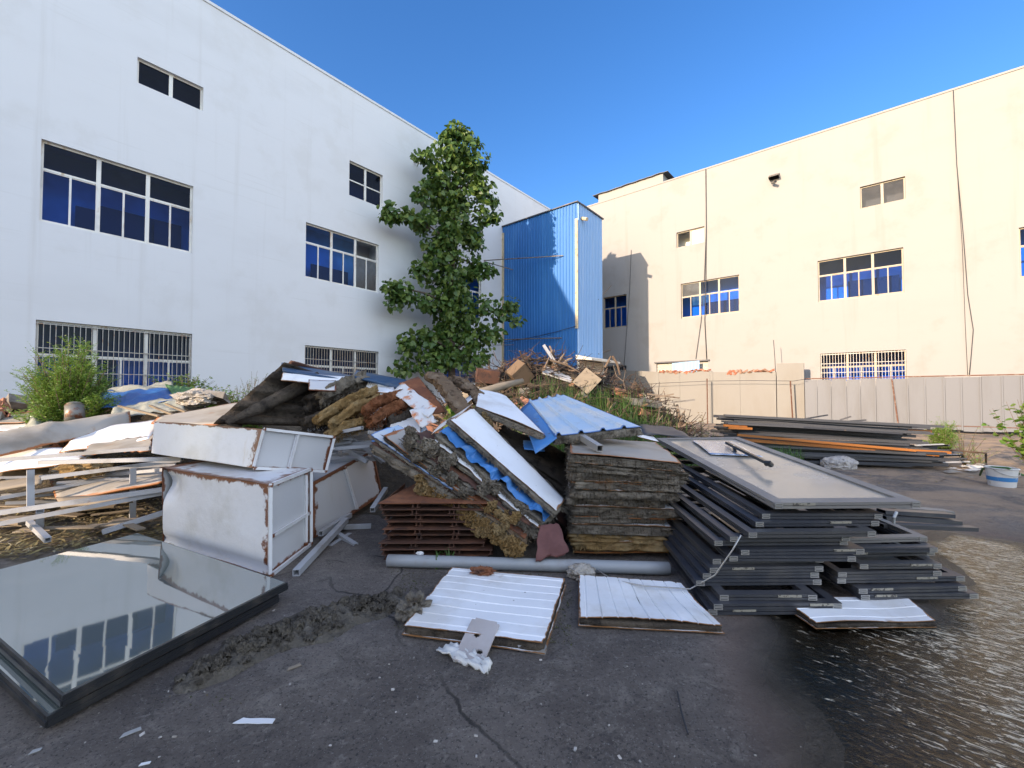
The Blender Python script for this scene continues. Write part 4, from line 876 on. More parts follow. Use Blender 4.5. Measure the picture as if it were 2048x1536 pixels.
# ------------------------------------------------------------------ sheets of the left heap
def sheetobj(label, c4, m='sheet', nx=16, ny=8, th=.012, name='metal_sheet', cat='metal sheet', smooth=True, **k):
    mb = MB(); mb.sheet(c4, nx, ny, th, **k); return tag(mb.build(name, M[m], smooth=smooth), label, cat)
hump = lambda u, v: .16 * math.sin(math.pi * v) ** .7 + (.05 * math.exp(-((u - .42) / .06) ** 2) if v > .2 else 0)
sheetobj('long folded cream sheet like a beam reaching in from the left edge', [P(-60, 925, 5.4), P(262, 853, 7.6), P(258, 828, 8.1), P(-60, 880, 6.2)], 'sheetdirty', 24, 10, .015, prof=hump, wob=.03, seed=2)
sheetobj('sunlit cream sheet with an orange rusty back edge above the upper cabinet', [P(302, 846, 6.6), P(432, 852, 6.3), P(560, 792, 8.3), P(318, 832, 7.4)], 'sheetdirty', 14, 8, .02, wob=.03, seed=3)
sheetobj('pale bluish sheet lying flat behind the folded one', [P(118, 905, 6.0), P(300, 882, 6.2), P(322, 838, 7.3), P(170, 855, 7.3)], 'sheet', 14, 8, .015, wob=.05, seed=4, prof=lambda u, v: .02 * math.sin(v * 25))
sheetobj('torn dirty sheet with a ragged rusty edge below the pale bluish one', [P(150, 912, 5.7), P(302, 903, 5.7), P(312, 868, 6.4), P(185, 884, 6.4)], 'sheetdirty', 20, 8, .015, wob=.06, rag=.18, seed=5)
sheetobj('white sheet lying low at the left edge under the folded beam', [P(-60, 948, 5.3), P(175, 922, 5.6), P(165, 893, 6.3), P(-60, 905, 6.2)], 'sheet', 14, 8, .015, wob=.05, seed=6)
sheetobj('beige board lying behind the short post among the rack tubes', [P(-40, 985, 5.1), P(82, 966, 5.2), P(98, 935, 5.9), P(-40, 945, 5.8)], 'plank', 12, 6, .03, wob=.02, seed=7, name='board', cat='board')
sheetobj('broad beige panel with a pale lip lying under the middle of the rack', [P(112, 1000, 5.1), P(330, 962, 5.3), P(326, 930, 6.0), P(95, 950, 6.0)], 'sheetdirty', 14, 6, .03, wob=.03, seed=8, name='board', cat='board')
sheetobj('beige plank slanting below the broad panel to the post foot', [P(120, 1012, 4.9), P(265, 1000, 4.9), P(262, 985, 5.1), P(112, 996, 5.1)], 'plank', 10, 4, .03, wob=.02, seed=9, name='board', cat='board')
sheetobj('grey weathered sheet at the left edge behind the folded beam', [P(-60, 868, 7.6), P(100, 855, 7.8), P(110, 838, 8.6), P(-60, 846, 8.6)], 'sheet', 10, 6, .015, wob=.05, seed=10)
sheetobj('flat white scrap sheet beside the brick rubble', [P(-40, 848, 8.2), P(60, 842, 8.3), P(66, 834, 8.8), P(-40, 838, 8.8)], 'sheetdirty', 10, 6, .015, wob=.03, seed=11)
sheetobj('crumpled grey sheet peaked like a tent behind the folded beam', [P(25, 862, 7.9), P(95, 856, 7.9), P(100, 842, 8.7), P(30, 846, 8.7)], 'tarpgrey', 14, 8, .01, prof=lambda u, v: .22 * math.exp(-((u - .65) / .2) ** 2 - ((v - .5) / .4) ** 2), wob=.05, seed=12)
mb = MB(); mb.tube([P(150, 842, 8.2), P(149, 812, 8.25)], [.15, .14], 18); mb.tube([P(149, 811.5, 8.25), P(149, 809, 8.26)], [.145, .12], 18); tag(mb.build('drum', M['steelrod'], smooth=True), 'small grey drum standing between the brick rubble and the blue tarpaulin', 'drum')
def ground_sheet(label, c4, m, name, cat, amp=.12, seed=1.0, nx=26, ny=14):
    return sheetobj(label, c4, m, nx, ny, .012, name=name, cat=cat, wob=amp, ws=1.6, seed=seed, prof=lambda u, v: .05 * nz(u * 9, v * 7, seed, 1))
ground_sheet('bright blue tarpaulin spread over the heap beside the feathery bush', [P(160, 822, 8.6), P(368, 805, 8.9), P(338, 776, 10.4), P(205, 786, 10.2)], 'tarpblue', 'tarpaulin', 'tarpaulin', .14, 3)
ground_sheet('faded grey green tarpaulin lying below the blue one', [P(215, 838, 7.9), P(372, 822, 8.2), P(360, 796, 9.0), P(232, 810, 8.8)], 'tarpgrey', 'tarpaulin', 'tarpaulin', .12, 5)
ground_sheet('sandy coloured cloth draped behind the blue tarpaulin', [P(205, 786, 10.0), P(350, 780, 10.3), P(345, 766, 11.2), P(225, 772, 11.0)], 'tarpgrey', 'tarpaulin', 'tarpaulin', .15, 8)
ground_sheet('green shade net hanging over the heap right of the blue tarpaulin', [P(355, 806, 8.9), P(392, 798, 9.2), P(385, 772, 10.4), P(330, 768, 10.4)], 'netgreen', 'shade_net', 'net', .08, 7)
mb = MB(); mb.lump(P(396, 796, 8.2), .40, .25, .17, .35, 2.2, 4.0, 4); tag(mb.build('plastic_sack', M['film'], smooth=False), 'crumpled grey plastic sack on the heap right of the green net', 'sack')
mb = MB(); mb.rock(P(436, 796, 8.4), (.7, .4, .14), 77); tag(mb.build('concrete_slab', M['concrete']), 'pale broken slab beside the crumpled sack', 'slab')
for i, (a, b, ya, c, d, yb, lb) in enumerate(((238, 812, 7.8, 318, 832, 7.2, 'thin stick lying across the grey green tarpaulin'), (300, 811, 7.9, 345, 829, 7.4, 'short batten beside the stick on the grey green tarpaulin'), (332, 808, 8.0, 372, 824, 7.5, 'pale batten next to the sunlit cream sheet'))):
    mb = MB(); mb.bar(P(a, b, ya), P(c, d, yb), .045, .03); tag(mb.build('batten', M['plank']), lb, 'batten')
mb = MB(); mb.lump(P(172, 937, 5.5), .27, .2, .11, .4, 3, 2, 4); tag(mb.build('rope_coil', M['woolgold']), 'yellowish rope like wad lying under the crossing white tubes', 'rope')
# brick rubble: chunks on the mound at the far left
rs = random.Random(11)
for i in range(110):
    px = rs.uniform(-40, 165); Y = rs.uniform(8.3, 11.0); x = (px - 1024) / F_PX * Y
    if (x - O_L.x) * nL.x + (Y - O_L.y) * nL.y < .5: continue
    s = rs.choice([.08, .12, .16, .2, .3, .36]); mb = MB(); mb.rock(V((x, Y, mound_h(x, Y) + s * .25)), (s * 1.5, s, s * .6), i)
    k = rs.random(); tag(mb.build('brick_chunk' if k < .55 else 'concrete_chunk', M['brick'] if k < .55 else M['concrete']), 'broken red brick piece in the rubble under the feathery bush' if k < .55 else 'broken pale concrete piece in the rubble under the feathery bush', 'brick' if k < .55 else 'concrete', 'brick rubble at the far left' if k < .55 else 'concrete rubble at the far left')
# loose boards in the litter under the rack
rs = random.Random(21)
for i in range(34):
    px, py = rs.uniform(-20, 325), rs.uniform(985, 1085); g = G(px, py, 0); g.z = rs.uniform(.03, .16); a = rs.uniform(-.5, .5); l = rs.uniform(.25, .8)
    d = V((math.cos(a), math.sin(a), rs.uniform(-.08, .08))); mb = MB(); mb.bar(g - d * l / 2, g + d * l / 2, rs.uniform(.05, .13), rs.uniform(.01, .03)); tag(mb.build('scrap_board', M['plank']), 'thin weathered board lying in the litter under the white rack', 'board', 'loose boards under the white rack')
mb = MB(); rs = random.Random(3)
for i in range(5200):
    px, py = rs.uniform(-60, 340), rs.uniform(955, 1120)
    g = G(px, py, 0)
    if g.y < 4.1 - .25 * (g.x + 2.5) * 0 and py > 1062 + 0 * px and px > 280: continue
    if px < 280 and py > 1066 + (275 - px) * .26: continue
    g.z = mound_h(g.x, g.y) * (mound_h(g.x, g.y) > 0) + rs.uniform(0, .05); a = rs.uniform(0, 6.3)
    mb.leaf(g, V((math.cos(a), math.sin(a), rs.uniform(-.2, .4))), V((rs.uniform(-.4, .4), rs.uniform(-.4, .4), 1)), rs.uniform(.03, .14), rs.uniform(.008, .03), .1)
tag(mb.build('leaf_litter', M['litter']), kind='stuff')
# ------------------------------------------------------------------ stack of rusted steel trays
GX = lambda px, Y: (px - 1024) / F_PX * Y
rs = random.Random(8)
def ordinal(k): return ('topmost', 'second', 'third', 'fourth', 'fifth', 'sixth', 'seventh', 'eighth', 'ninth', 'tenth', 'eleventh', 'twelfth', 'thirteenth', 'fourteenth', 'fifteenth', 'sixteenth')[k]
NT = 9
for k in range(NT):
    z = .575 - k * .062; x0 = -1.25 + rs.uniform(-.02, .05) - (.0 if k else .02); x1 = -.2 + rs.uniform(-.06, .02); y0 = 4.02 + rs.uniform(-.03, .03); y1 = y0 + .95; th = .052
    lb = f'{ordinal(k)} rusted steel tray of the stack beside the white cabinets' if k else 'topmost rusted steel tray of the stack, its red brown sheet in view'
    t = thing('steel_tray', lb, 'steel tray', V(((x0 + x1) / 2, (y0 + y1) / 2, z - th)))
    m1 = MB(); m1.sheet([V((x0, y0, z)), V((x1, y0, z)), V((x1 + .04, y1, z)), V((x0 + .16, y1, z))], 14, 8, .006, wob=.006, seed=k, rag=.01); m1.build('deck', M['rust' if k == 0 else 'rustdark'], t)
    for f in (.02, .30, .34, .66, .70, .98):
        r = MB(); xx = lerp(x0, x1, f); dx = rs.uniform(-.01, .01); r.box(xx - .004, xx + .004, y0 + .03, y1 - .03, z - th, z - .008); r.box(xx - .02, xx + .02, y0 + .02 + rs.uniform(0, .03), y1, z - th - .002, z - th + .004); r.build('stiffener', M['rustdark'], t)
    r = MB(); yy = y0 + .12; r.box(x0 + .01, x1 - .01, yy, yy + .006, z - th + .006, z - .009); r.build('cross_web', M['rustdark'], t)
mb = MB(); mb.lump(P(840, 1107, 4.0), .035, .02, .02, .4, 2, 3, 3); tag(mb.build('foil_scrap', M['paper']), 'crumpled white scrap stuck in the lowest rusted tray', 'scrap')
# ------------------------------------------------------------------ sandwich panels
def wad(mb, p, s, r2, n=None):
    n = n or V((r2.uniform(-.5, .5), -1, r2.uniform(-.3, .9))).normalized(); ex = n.cross(V((r2.uniform(-.6, .6), .2, 1))).normalized(); ey = n.cross(ex); sd = r2.uniform(0, 99); a = r2.uniform(.8, 1.5)
    mb.sheet([p - ex * s * a - ey * s, p + ex * s * a - ey * s, p + ex * s * a * .8 + ey * s, p - ex * s * a * .9 + ey * s], 14, 14, 0, rag=s * .9, rs=14, seed=sd, prof=lambda u, v: s * (.75 * (1 - abs(nz(u * 4, v * 4, sd, 1)) * 2) + .35 * nz(u * 11, v * 9, sd, 1) - 1.3 * ((u - .5) ** 2 + (v - .5) ** 2)))
def sandwich(label, c4, th=.08, top='sheet', core='wool', bottom=None, nx=18, ny=10, amp=.035, wob=.012, prof=None, rag=0.0, seed=1.0, ccut=.0, group=None, skin=.004, ns=6.0, torn=None):
    """panel: painted sheet over a torn mineral wool core (c4 = upper surface)"""
    A, B, C, D = [V(p) for p in c4]; N = (C - A).cross(D - B).normalized()
    if N.z < 0 and abs(N.z) > .2: N = -N
    base = (A + B + C + D) / 4; base.z = min(p.z for p in (A, B, C, D)) - th
    t = thing('sandwich_panel', label, 'insulated panel', base, 0, group)
    m1 = MB(); m1.sheet([A, B, C, D], nx * 2, ny, skin, wob=wob, prof=prof, rag=rag, seed=seed, ws=1.6); m1.build('top_sheet', M[top], t)
    ctr = (A + B + C + D) / 4; k = 1 - ccut; dz = N * (-.014 - skin) if (C - A).cross(D - B).z > 0 else N * (-.014 - skin)
    m2 = MB(); m2.slab([ctr + (p - ctr) * k + dz for p in (A, B, C, D)], nx * 2, ny * 2, 5, th, amp, ns, seed)
    cN = N if N.z > 0 else -N
    for (p_, q_, o_) in ((A, B, (A - D)), (B, C, (B - A)), (D, A, (A - B))):
        o_ = o_.normalized(); m2.shag(p_ - cN * .015, q_ - cN * .015, o_, th, int((q_ - p_).length * 190 * (th / .07)), .045, seed=int(seed * 7) + len(m2.f))
    m2.build('insulation_core', M[core], t, smooth=True)
    if bottom:
        m3 = MB(); m3.sheet([ctr + (p - ctr) * 1.0 - N * (th + .03) for p in (A, B, C, D)], nx, ny, .004, wob=.015, seed=seed + 2, rag=.02); m3.build('bottom_sheet', M[bottom], t)
    if torn:
        m4 = MB(); r2 = random.Random(int(seed * 10))
        for i in range(torn[1]):
            u = r2.uniform(torn[2], torn[3]); p = lerp(A, B, u) - N * th * r2.uniform(.3, 1.5) + V((0, -.02, -.02 - r2.uniform(0, .05)))
            wad(m4, p, r2.uniform(.025, .065), r2)
        m4.build('torn_wool', M[torn[0]], t, smooth=False)
    return t
# insulation stack in the middle
NS = 11; rs = random.Random(14)
prev = None
for k in range(NS):
    f = k / (NS - 1); z = lerp(1.0, .135, f); th = .072
    xl = lerp(.575, .60, f) + (rs.uniform(-.03, .05) if k else 0); xr = lerp(1.66, 1.50, f) + (rs.uniform(-.05, .06) if k else 0); yf = 4.12 + (rs.uniform(-.04, .05) if k else 0) + .02 * f
    dz = lerp(-.09, 0, min(1, f * 1.6)) + (rs.uniform(-.03, .03) if k else 0); sk = .15
    c4 = [V((xl, yf, z + .03)), V((xr, yf - .02, z + .03 + dz)), V((xr + .22, yf + 1.35, z + dz * .8 + lerp(.06, 0, f))), V((xl + .14, yf + 1.4, z + lerp(.07, 0, f)))]
    yel = k >= NS - 2  # golden cores paint a strip of sun on the lowest panels
    lb = ('white topped insulated panel on top of the stack between blue sheet and glass frames' if k == 0 else f'{ordinal(k)} ragged insulated panel down the middle stack' + (', its edge coloured golden for a strip of sun' if yel else ''))
    sandwich(lb, c4, th, 'sheetdirty' if k == 0 else 'sheet', 'woolgold' if yel else 'woolstack', 'sheetdirty' if k % 4 == 2 else None, 14, 10, rs.uniform(.045, .075), .010 if k else .02, seed=k * 1.7 + 1, rag=.05, ns=rs.uniform(5, 10))
# ------------------------------------------------------------------ sloping panels falling to the front
def slope(label, a, b, at, ab, **k):
    A, B = P(*a), P(*b); return sandwich(label, [A, B, B + V(ab), A + V(at)], **k)
slope('long white panel sloping down from the pile top to the maroon flap', (900, 838, 4.68), (1113, 1022, 3.98), (.22, .52, .12), (.14, .34, .03), th=.055, seed=21, amp=.03, wob=.006, nx=14, ny=5, rag=.012, prof=lambda u, v: -.02 * v if v > .9 else 0)
slope('torn panel with a crumpled blue corrugated sheet under the long white one', (872, 866, 4.55), (1090, 1045, 3.93), (.2, .42, .08), (.14, .34, .03), th=.05, seed=22, top='bluestrong', amp=.045, nx=30, ny=5, wob=.02, prof=lambda u, v: .03 + .034 * (.35 + .65 * abs(nz(u * 4, 1, 7)) * 2) * max(-1, min(1, 2.4 * math.sin(u * 30 + 3 * nz(u * 5, v, 2)))) + .03 * nz(u * 9, v * 3, 4), rag=.07)
slope('thick grey wool slab without its sheet between the blue sheet and the golden wool', (835, 895, 4.48), (1072, 1062, 3.88), (.2, .42, .08), (.14, .34, .02), th=.085, seed=23, top='wooldark', amp=.06, nx=18, ny=6, wob=.03, rag=.05)
slope('lowest sloping panel shedding golden wool over the rusted trays', (742, 884, 4.62), (1038, 1070, 3.86), (.3, .5, .08), (.2, .4, .02), th=.085, seed=24, top='rustdark', amp=.055, nx=22, ny=6, wob=.02, rag=.04, torn=('woolgold', 130, .38, 1.02))
for i_, (a_, b_, top_, core_, lb_) in enumerate((
    ((800, 878, 4.52), (1060, 1052, 3.88), 'rustdark', 'wool', 'thin ragged panel fanned out just above the lowest one'),
    ((765, 872, 4.60), (1000, 1042, 3.95), 'sheetdirty', 'wooldark', 'short dirty white panel fanned out at the left of the slope'),
    ((815, 905, 4.46), (1050, 1078, 3.83), 'rust', 'woolbundle', 'brown edged panel fanned out below the grey wool slab'),
    ((858, 880, 4.50), (1078, 1056, 3.90), 'sheet', 'wool', 'thin white edged panel fanned out right under the blue sheet'),
    ((738, 868, 4.68), (905, 978, 4.15), 'bluesheet', 'wool', 'stubby blue topped panel at the far left of the slope'))):
    slope(lb_, a_, b_, (.2, .42, .08), (.15, .34, .02), th=.022, seed=91 + i_ * 1.3, top=top_, core=core_, amp=.045, nx=22, ny=5, wob=.03, rag=.06)
# wool tufts hanging between the slopes
rs = random.Random(31)
for i in range(24):
    u = rs.uniform(-.05, .97); a = lerp(P(835, 872, 4.42), P(1085, 1050, 3.83), u); off = rs.uniform(-.02, .18)
    mb = MB(); s = rs.uniform(.035, .075)
    for q in range(4): wad(mb, a + V((-off * .6 + rs.uniform(-.05, .05), -.02 + rs.uniform(-.02, .02), -off + rs.uniform(-.04, .04))), s * rs.uniform(.5, 1), rs)
    gold = u > .55 and off > .06
    tag(mb.build('wool_tuft', M['woolgold' if gold else 'wool']), 'golden tuft of mineral wool hanging from the sloping panels' if gold else 'grey tuft of mineral wool hanging between the sloping panels', 'wool', 'golden wool tufts' if gold else 'grey wool tufts')
sheetobj('crumpled maroon flap hanging at the foot of the sloping panels', [P(1066, 1128, 3.80), P(1140, 1108, 3.86), P(1118, 1044, 3.95), P(1078, 1050, 3.92)], 'maroon', 16, 12, .006, wob=.09, rag=.06, seed=3, name='tarp_flap', cat='flap')
# folded white panel and blue roof panel on the top
sandwich('white panel folded over thick insulation at the pile top beside the blue one', [P(952, 812, 5.2), P(1090, 868, 4.75), P(1012, 793, 6.1), P(958, 778, 6.0)], .07, 'sheet', 'wool', None, 14, 8, .022, .012, seed=31, prof=lambda u, v: .02 * math.sin(u * 3), torn=('woolgold', 10, .0, .3))
sandwich('light blue ribbed roof panel lying tilted over the insulation stack', [P(1110, 872, 4.62), P(1283, 853, 5.0), P(1127, 789, 6.5), P(1056, 803, 5.9)], .085, 'bluesheet', 'wool', None, 60, 10, .045, .01, seed=33, prof=lambda u, v: .034 * max(0, min(1, 1.6 - 1.6 * abs(((u * 4.0 + .35) % 1) - .5) / .13)) if u > .02 else 0, rag=.012)
sheetobj('blue side lip bent down from the ribbed roof panel edge', [P(1070, 906, 4.55), P(1112, 873, 4.60), P(1058, 803, 5.88), P(1040, 822, 5.8)], 'bluestrong', 12, 10, .006, wob=.03, seed=35, name='metal_strip')
tube('open aluminium channel resting on the top insulated panel under the blue roof panel', P(1200, 897, 4.25), P(1160, 872, 4.8), .065, 'alubright', 'channel')
sheetobj('dark weathered sheet lying between the blue roof panel and the glass frames', [P(1285, 868, 5.9), P(1385, 876, 6.4), P(1345, 853, 7.4), P(1280, 850, 6.9)], 'darkbar', 10, 6, .02, wob=.05, seed=41)
sheetobj('white offcut beside the dark weathered sheet', [P(1275, 872, 5.7), P(1318, 884, 5.7), P(1300, 862, 6.4), P(1275, 857, 6.3)], 'sheet', 8, 6, .01, wob=.03, seed=42)
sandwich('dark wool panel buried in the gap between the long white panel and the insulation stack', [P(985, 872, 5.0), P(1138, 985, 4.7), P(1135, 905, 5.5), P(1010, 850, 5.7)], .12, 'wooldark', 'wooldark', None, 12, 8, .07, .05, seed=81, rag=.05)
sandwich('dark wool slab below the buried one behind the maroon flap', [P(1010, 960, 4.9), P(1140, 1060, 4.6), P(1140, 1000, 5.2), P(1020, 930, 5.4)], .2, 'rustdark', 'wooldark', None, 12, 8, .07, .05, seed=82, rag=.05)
sheetobj('small blue bent sheet in the dark gap under the folded white panel', [P(1046, 895, 4.9), P(1092, 905, 4.8), P(1080, 882, 5.2), P(1046, 880, 5.2)], 'bluestrong', 8, 6, .006, wob=.06, rag=.03, seed=83)
# bits in the gap left of the slopes
sandwich('small white panel with a worn corner lying below the red wool', [P(775, 866, 5.0), P(842, 868, 4.9), P(838, 832, 5.5), P(786, 834, 5.5)], .07, 'sheet', 'wooldark', None, 8, 6, .03, .015, seed=44)
sheetobj('dark blue sheet under the white angle bar', [P(745, 893, 4.95), P(848, 900, 4.75), P(812, 872, 5.3), P(742, 868, 5.3)], 'bluestrong', 12, 6, .006, wob=.04, seed=45)
sheetobj('small blue sheet beside the worn white panel', [P(815, 880, 4.9), P(862, 872, 4.85), P(850, 850, 5.2), P(812, 856, 5.2)], 'bluesheet', 8, 6, .006, wob=.03, seed=46)
sheetobj('white edge strip bent at the upper end of the sloping panels', [P(862, 868, 4.62), P(915, 832, 4.75), P(946, 806, 5.2), P(880, 848, 5.0)], 'sheet', 10, 4, .008, wob=.03, seed=47, name='metal_strip')
sheetobj('folded white trim leaning up beside the white folded panel', [P(930, 810, 5.5), P(965, 782, 5.9), P(958, 778, 6.1), P(926, 803, 5.7)], 'sheet', 8, 4, .008, wob=.02, seed=48, name='metal_strip')
# ------------------------------------------------------------------ dark pile at the top left
rib5 = lambda u, v: .045 * max(-1, min(1, 3 * math.sin(v * 26)))
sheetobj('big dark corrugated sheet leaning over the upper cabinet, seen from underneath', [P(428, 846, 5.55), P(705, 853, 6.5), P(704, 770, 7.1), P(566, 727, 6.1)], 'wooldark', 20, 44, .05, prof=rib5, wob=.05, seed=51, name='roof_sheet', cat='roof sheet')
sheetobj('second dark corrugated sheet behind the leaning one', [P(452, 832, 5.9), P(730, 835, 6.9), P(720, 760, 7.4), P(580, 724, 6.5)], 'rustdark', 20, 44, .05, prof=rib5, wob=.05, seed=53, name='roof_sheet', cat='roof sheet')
mb = MB(); mb.tube([P(455, 845, 5.45), P(520, 815, 5.75), P(590, 780, 6.1), P(640, 757, 6.3)], [.03, .08, .10, .11], 12)
for i, v in enumerate(mb.v): mb.v[i] = v + V((1, 1, 1)) * .03 * nz(v.x, v.y, v.z, 9)
tag(mb.build('wool_roll', M['wooldark'], smooth=True), 'long dark wool roll lying along the leaning corrugated sheet', 'wool')
sheetobj('blue topped ridge sheet crowning the dark pile in front of the barred window', [P(566, 738, 5.9), P(722, 766, 6.3), P(716, 752, 7.0), P(563, 725, 6.6)], 'bluedark', 16, 6, .04, wob=.02, seed=55, name='roof_sheet', cat='roof sheet')
sheetobj('second blue edged sheet right of the ridge on the dark pile', [P(708, 750, 6.1), P(812, 778, 6.1), P(815, 760, 6.7), P(712, 740, 6.7)], 'bluedark', 12, 6, .04, wob=.02, seed=56, name='roof_sheet', cat='roof sheet')
sheetobj('white panel showing under the blue topped ridge', [P(562, 760, 5.8), P(692, 772, 6.1), P(690, 752, 6.25), P(566, 743, 5.95)], 'sheet', 12, 4, .02, wob=.02, seed=57)
sheetobj('grey panel piece right of the white one under the ridge', [P(617, 778, 5.75), P(672, 782, 5.85), P(672, 760, 6.0), P(617, 758, 5.9)], 'tankside', 8, 4, .02, wob=.02, seed=58)
sheetobj('small white piece on the right shoulder of the dark pile', [P(738, 782, 5.9), P(788, 786, 5.9), P(788, 773, 6.1), P(738, 771, 6.1)], 'sheet', 8, 4, .02, wob=.02, seed=59)
def batt(label, px0, py0, Y0, px1, py1, Y1, r, m, sq=.75, seed=1.0):
    a, b = P(px0, py0, Y0), P(px1, py1, Y1); d = (b - a).normalized(); w_ = (V((.35, .9, .25)) - d * V((.35, .9, .25)).dot(d)).normalized() * r * 2.6
    mb = MB(); u = V((0, 0, r * .8)); m_ = lerp(a, b, .5) + V((0, 0, .05)); sg = V((nz(seed, 1, 2, 3), nz(seed, 4, 2, 3), 0)) * .1
    mb.slab([a + u, b + u, b + w_ + u + sg, a + w_ + u], 34, 8, 5, r * 1.5, r * .75, 7.5, seed * 3.3, topamp=.55)
    for k, v in enumerate(mb.v):
        t_ = max(0, min(1, (v - a).dot(d) / (b - a).length)); mb.v[k] = v + V((0, 0, .05 * math.sin(math.pi * t_))) + V((1, 1, 1)) * .012 * mnoise.noise(V((v.x * 3, v.y * 28, v.z * 40)))
    mb.shag(a, b, V((.2, -1, -.2)).normalized(), r * 1.3, 620, .06, seed=int(seed * 9))
    tag(mb.build('insulation_batt', M[m], smooth=True), label, 'insulation')
batt('brown wool batt high on the dark pile under the second blue edged sheet', 640, 795, 5.8, 728, 754, 6.2, .11, 'wool', 1, 1)
batt('long golden brown batt lying diagonally across the middle of the dark pile', 632, 840, 5.45, 752, 780, 5.9, .085, 'woolgold', .8, 2)
batt('lumpy golden brown batt just below the long one', 660, 850, 5.3, 760, 795, 5.75, .08, 'woolgold', .8, 3)
batt('short drooping batt above the white tube tangle', 655, 874, 5.25, 735, 842, 5.5, .075, 'woolgold', .9, 4)
batt('rust red batt, the upper of two at the right of the dark pile', 728, 824, 5.3, 806, 788, 5.6, .085, 'woolred', .8, 5)
batt('rust red batt, the lower of two at the right of the dark pile', 740, 846, 5.2, 828, 800, 5.5, .085, 'woolred', .8, 6)
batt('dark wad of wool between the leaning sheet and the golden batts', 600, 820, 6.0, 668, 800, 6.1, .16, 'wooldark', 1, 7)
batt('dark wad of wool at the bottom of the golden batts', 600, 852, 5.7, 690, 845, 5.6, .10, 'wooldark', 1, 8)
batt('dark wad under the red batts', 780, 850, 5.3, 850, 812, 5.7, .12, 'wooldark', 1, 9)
M['flaprust'] = mat('white_sheet_orange_rust', (0.60, 0.60, 0.60), 0.4, layers=[(4.5, 5, (0.50, 0.16, 0.03), 0.50, 0.62), (7, 5, (0.12, 0.05, 0.03), 0.60, 0.70)])
sheetobj('white flap with bright orange rust standing up beside the red batts', [P(857, 836, 5.0), P(874, 812, 5.15), P(806, 764, 5.75), P(783, 786, 5.6)], 'flaprust', 10, 14, .012, wob=.025, rag=.03, seed=61)
sheetobj('brown rusty sheet folded behind the white flap', [P(866, 828, 5.25), P(893, 822, 5.35), P(838, 752, 6.0), P(796, 766, 5.9)], 'rust', 10, 14, .012, wob=.04, rag=.03, seed=62)
batt('frayed fibrous bundle leaning behind the brown rusty sheet', 912, 845, 5.2, 850, 766, 6.1, .075, 'woolbundle', .9, 10)
batt('pale fibrous bundle under the white strip', 960, 828, 5.6, 895, 772, 6.3, .07, 'woolbundle', .9, 11)
sheetobj('narrow white strip bent down over the fibrous bundles', [P(888, 806, 5.45), P(908, 806, 5.45), P(872, 752, 6.2), P(860, 756, 6.2)], 'sheet', 6, 12, .008, wob=.03, seed=63, name='metal_strip')
sheetobj('torn white scrap with orange rust hanging under the white flap', [P(840, 856, 4.95), P(880, 842, 5.0), P(846, 812, 5.2), P(815, 822, 5.2)], 'flaprust', 10, 8, .006, wob=.08, rag=.07, seed=64)
# ------------------------------------------------------------------ in front of the pile
mb = MB(); a, b = G(776, 1121, .055), G(1338, 1137, .055); mb.tube([lerp(a, b, i / 12) for i in range(13)], .056, 20); tag(mb.build('pipe', M['greypipe'], smooth=True), 'long grey plastic pipe lying on the ground before the stacks', 'pipe')
mb = MB(); mb.lump(G(1160, 1136, .06) + V((0, -.07, 0)), .12, .085, .065, .3, 2.5, 8, 4, flat=.002); tag(mb.build('wrapped_bundle', M['film']), 'bundle wrapped in brown plastic film leaning on the grey pipe', 'bundle')
cable('grey wire running from the wrapped bundle over the pressed panel to the frames', [G(1195, 1140, .06), G(1225, 1160, .06), G(1290, 1172, .09), G(1380, 1178, .09), P(1430, 1150, 3.2), P(1465, 1100, 3.15), P(1482, 1070, 3.15)], .006, 'wire', 'alubright', None, 'wire')
def flat_panel(label, pix, z, nrib, axis, th, name='wall_panel', seed=1.0, m='sheet', wob=.012, **k):
    c4 = [G(x, y, z) for x, y in pix]; base = sum(c4, V((0, 0, 0))) / 4; base.z = 0
    t = thing(name, label, 'panel', base)
    w_ = .055
    pr = lambda u, v: (-.010 * max(0, 1 - abs((((v if axis == 'v' else u) * nrib) % 1) - .5) / w_))
    mb = MB(); mb.sheet(c4, 150 if axis == 'u' else 30, 150 if axis == 'v' else 20, .004, prof=pr, wob=wob, ws=2.2, seed=seed, **k); mb.build('top_sheet', M[m], t)
    ctr = sum(c4, V((0, 0, 0))) / 4
    mb = MB(); mb.slab([ctr + (p - ctr) * .985 - V((0, 0, .02)) for p in c4], 24, 20, 3, th, .012, 9, seed); mb.build('insulation_core', M['wooldark'], t, smooth=True)
    mb = MB(); mb.sheet([ctr + (p - ctr) * 1.012 - V((0, 0, th + .014)) for p in c4], 10, 8, .004, wob=.006, seed=seed + 3); mb.build('bottom_sheet', M['sheet'], t)
    return t
flat_panel('white ribbed panel lying on the ground before the rusted trays, one corner lifted', [(806, 1250), (1088, 1286), (1131, 1156), (903, 1134)], .075, 8, 'v', .045, seed=71, rag=.02)
flat_panel('dented white ribbed panel lying on the ground under the tall frame stack corner', [(1158, 1235), (1447, 1249), (1362, 1168), (1158, 1147)], .07, 9, 'u', .04, seed=72, wob=.03, rag=.02)
flat_panel('white panel with brown stains pushed under the frames at the puddle edge', [(1632, 1244), (1871, 1240), (1806, 1188), (1560, 1196)], .05, 3, 'v', .03, seed=73, wob=.02)
mb = MB(); mb.bar(G(925, 1272, .02), G(1092, 1300, .02), .05, .035, hollow=.006); tag(mb.build('steel_channel', M['whitetube']), 'white channel lying under the front edge of the ribbed panel', 'channel')
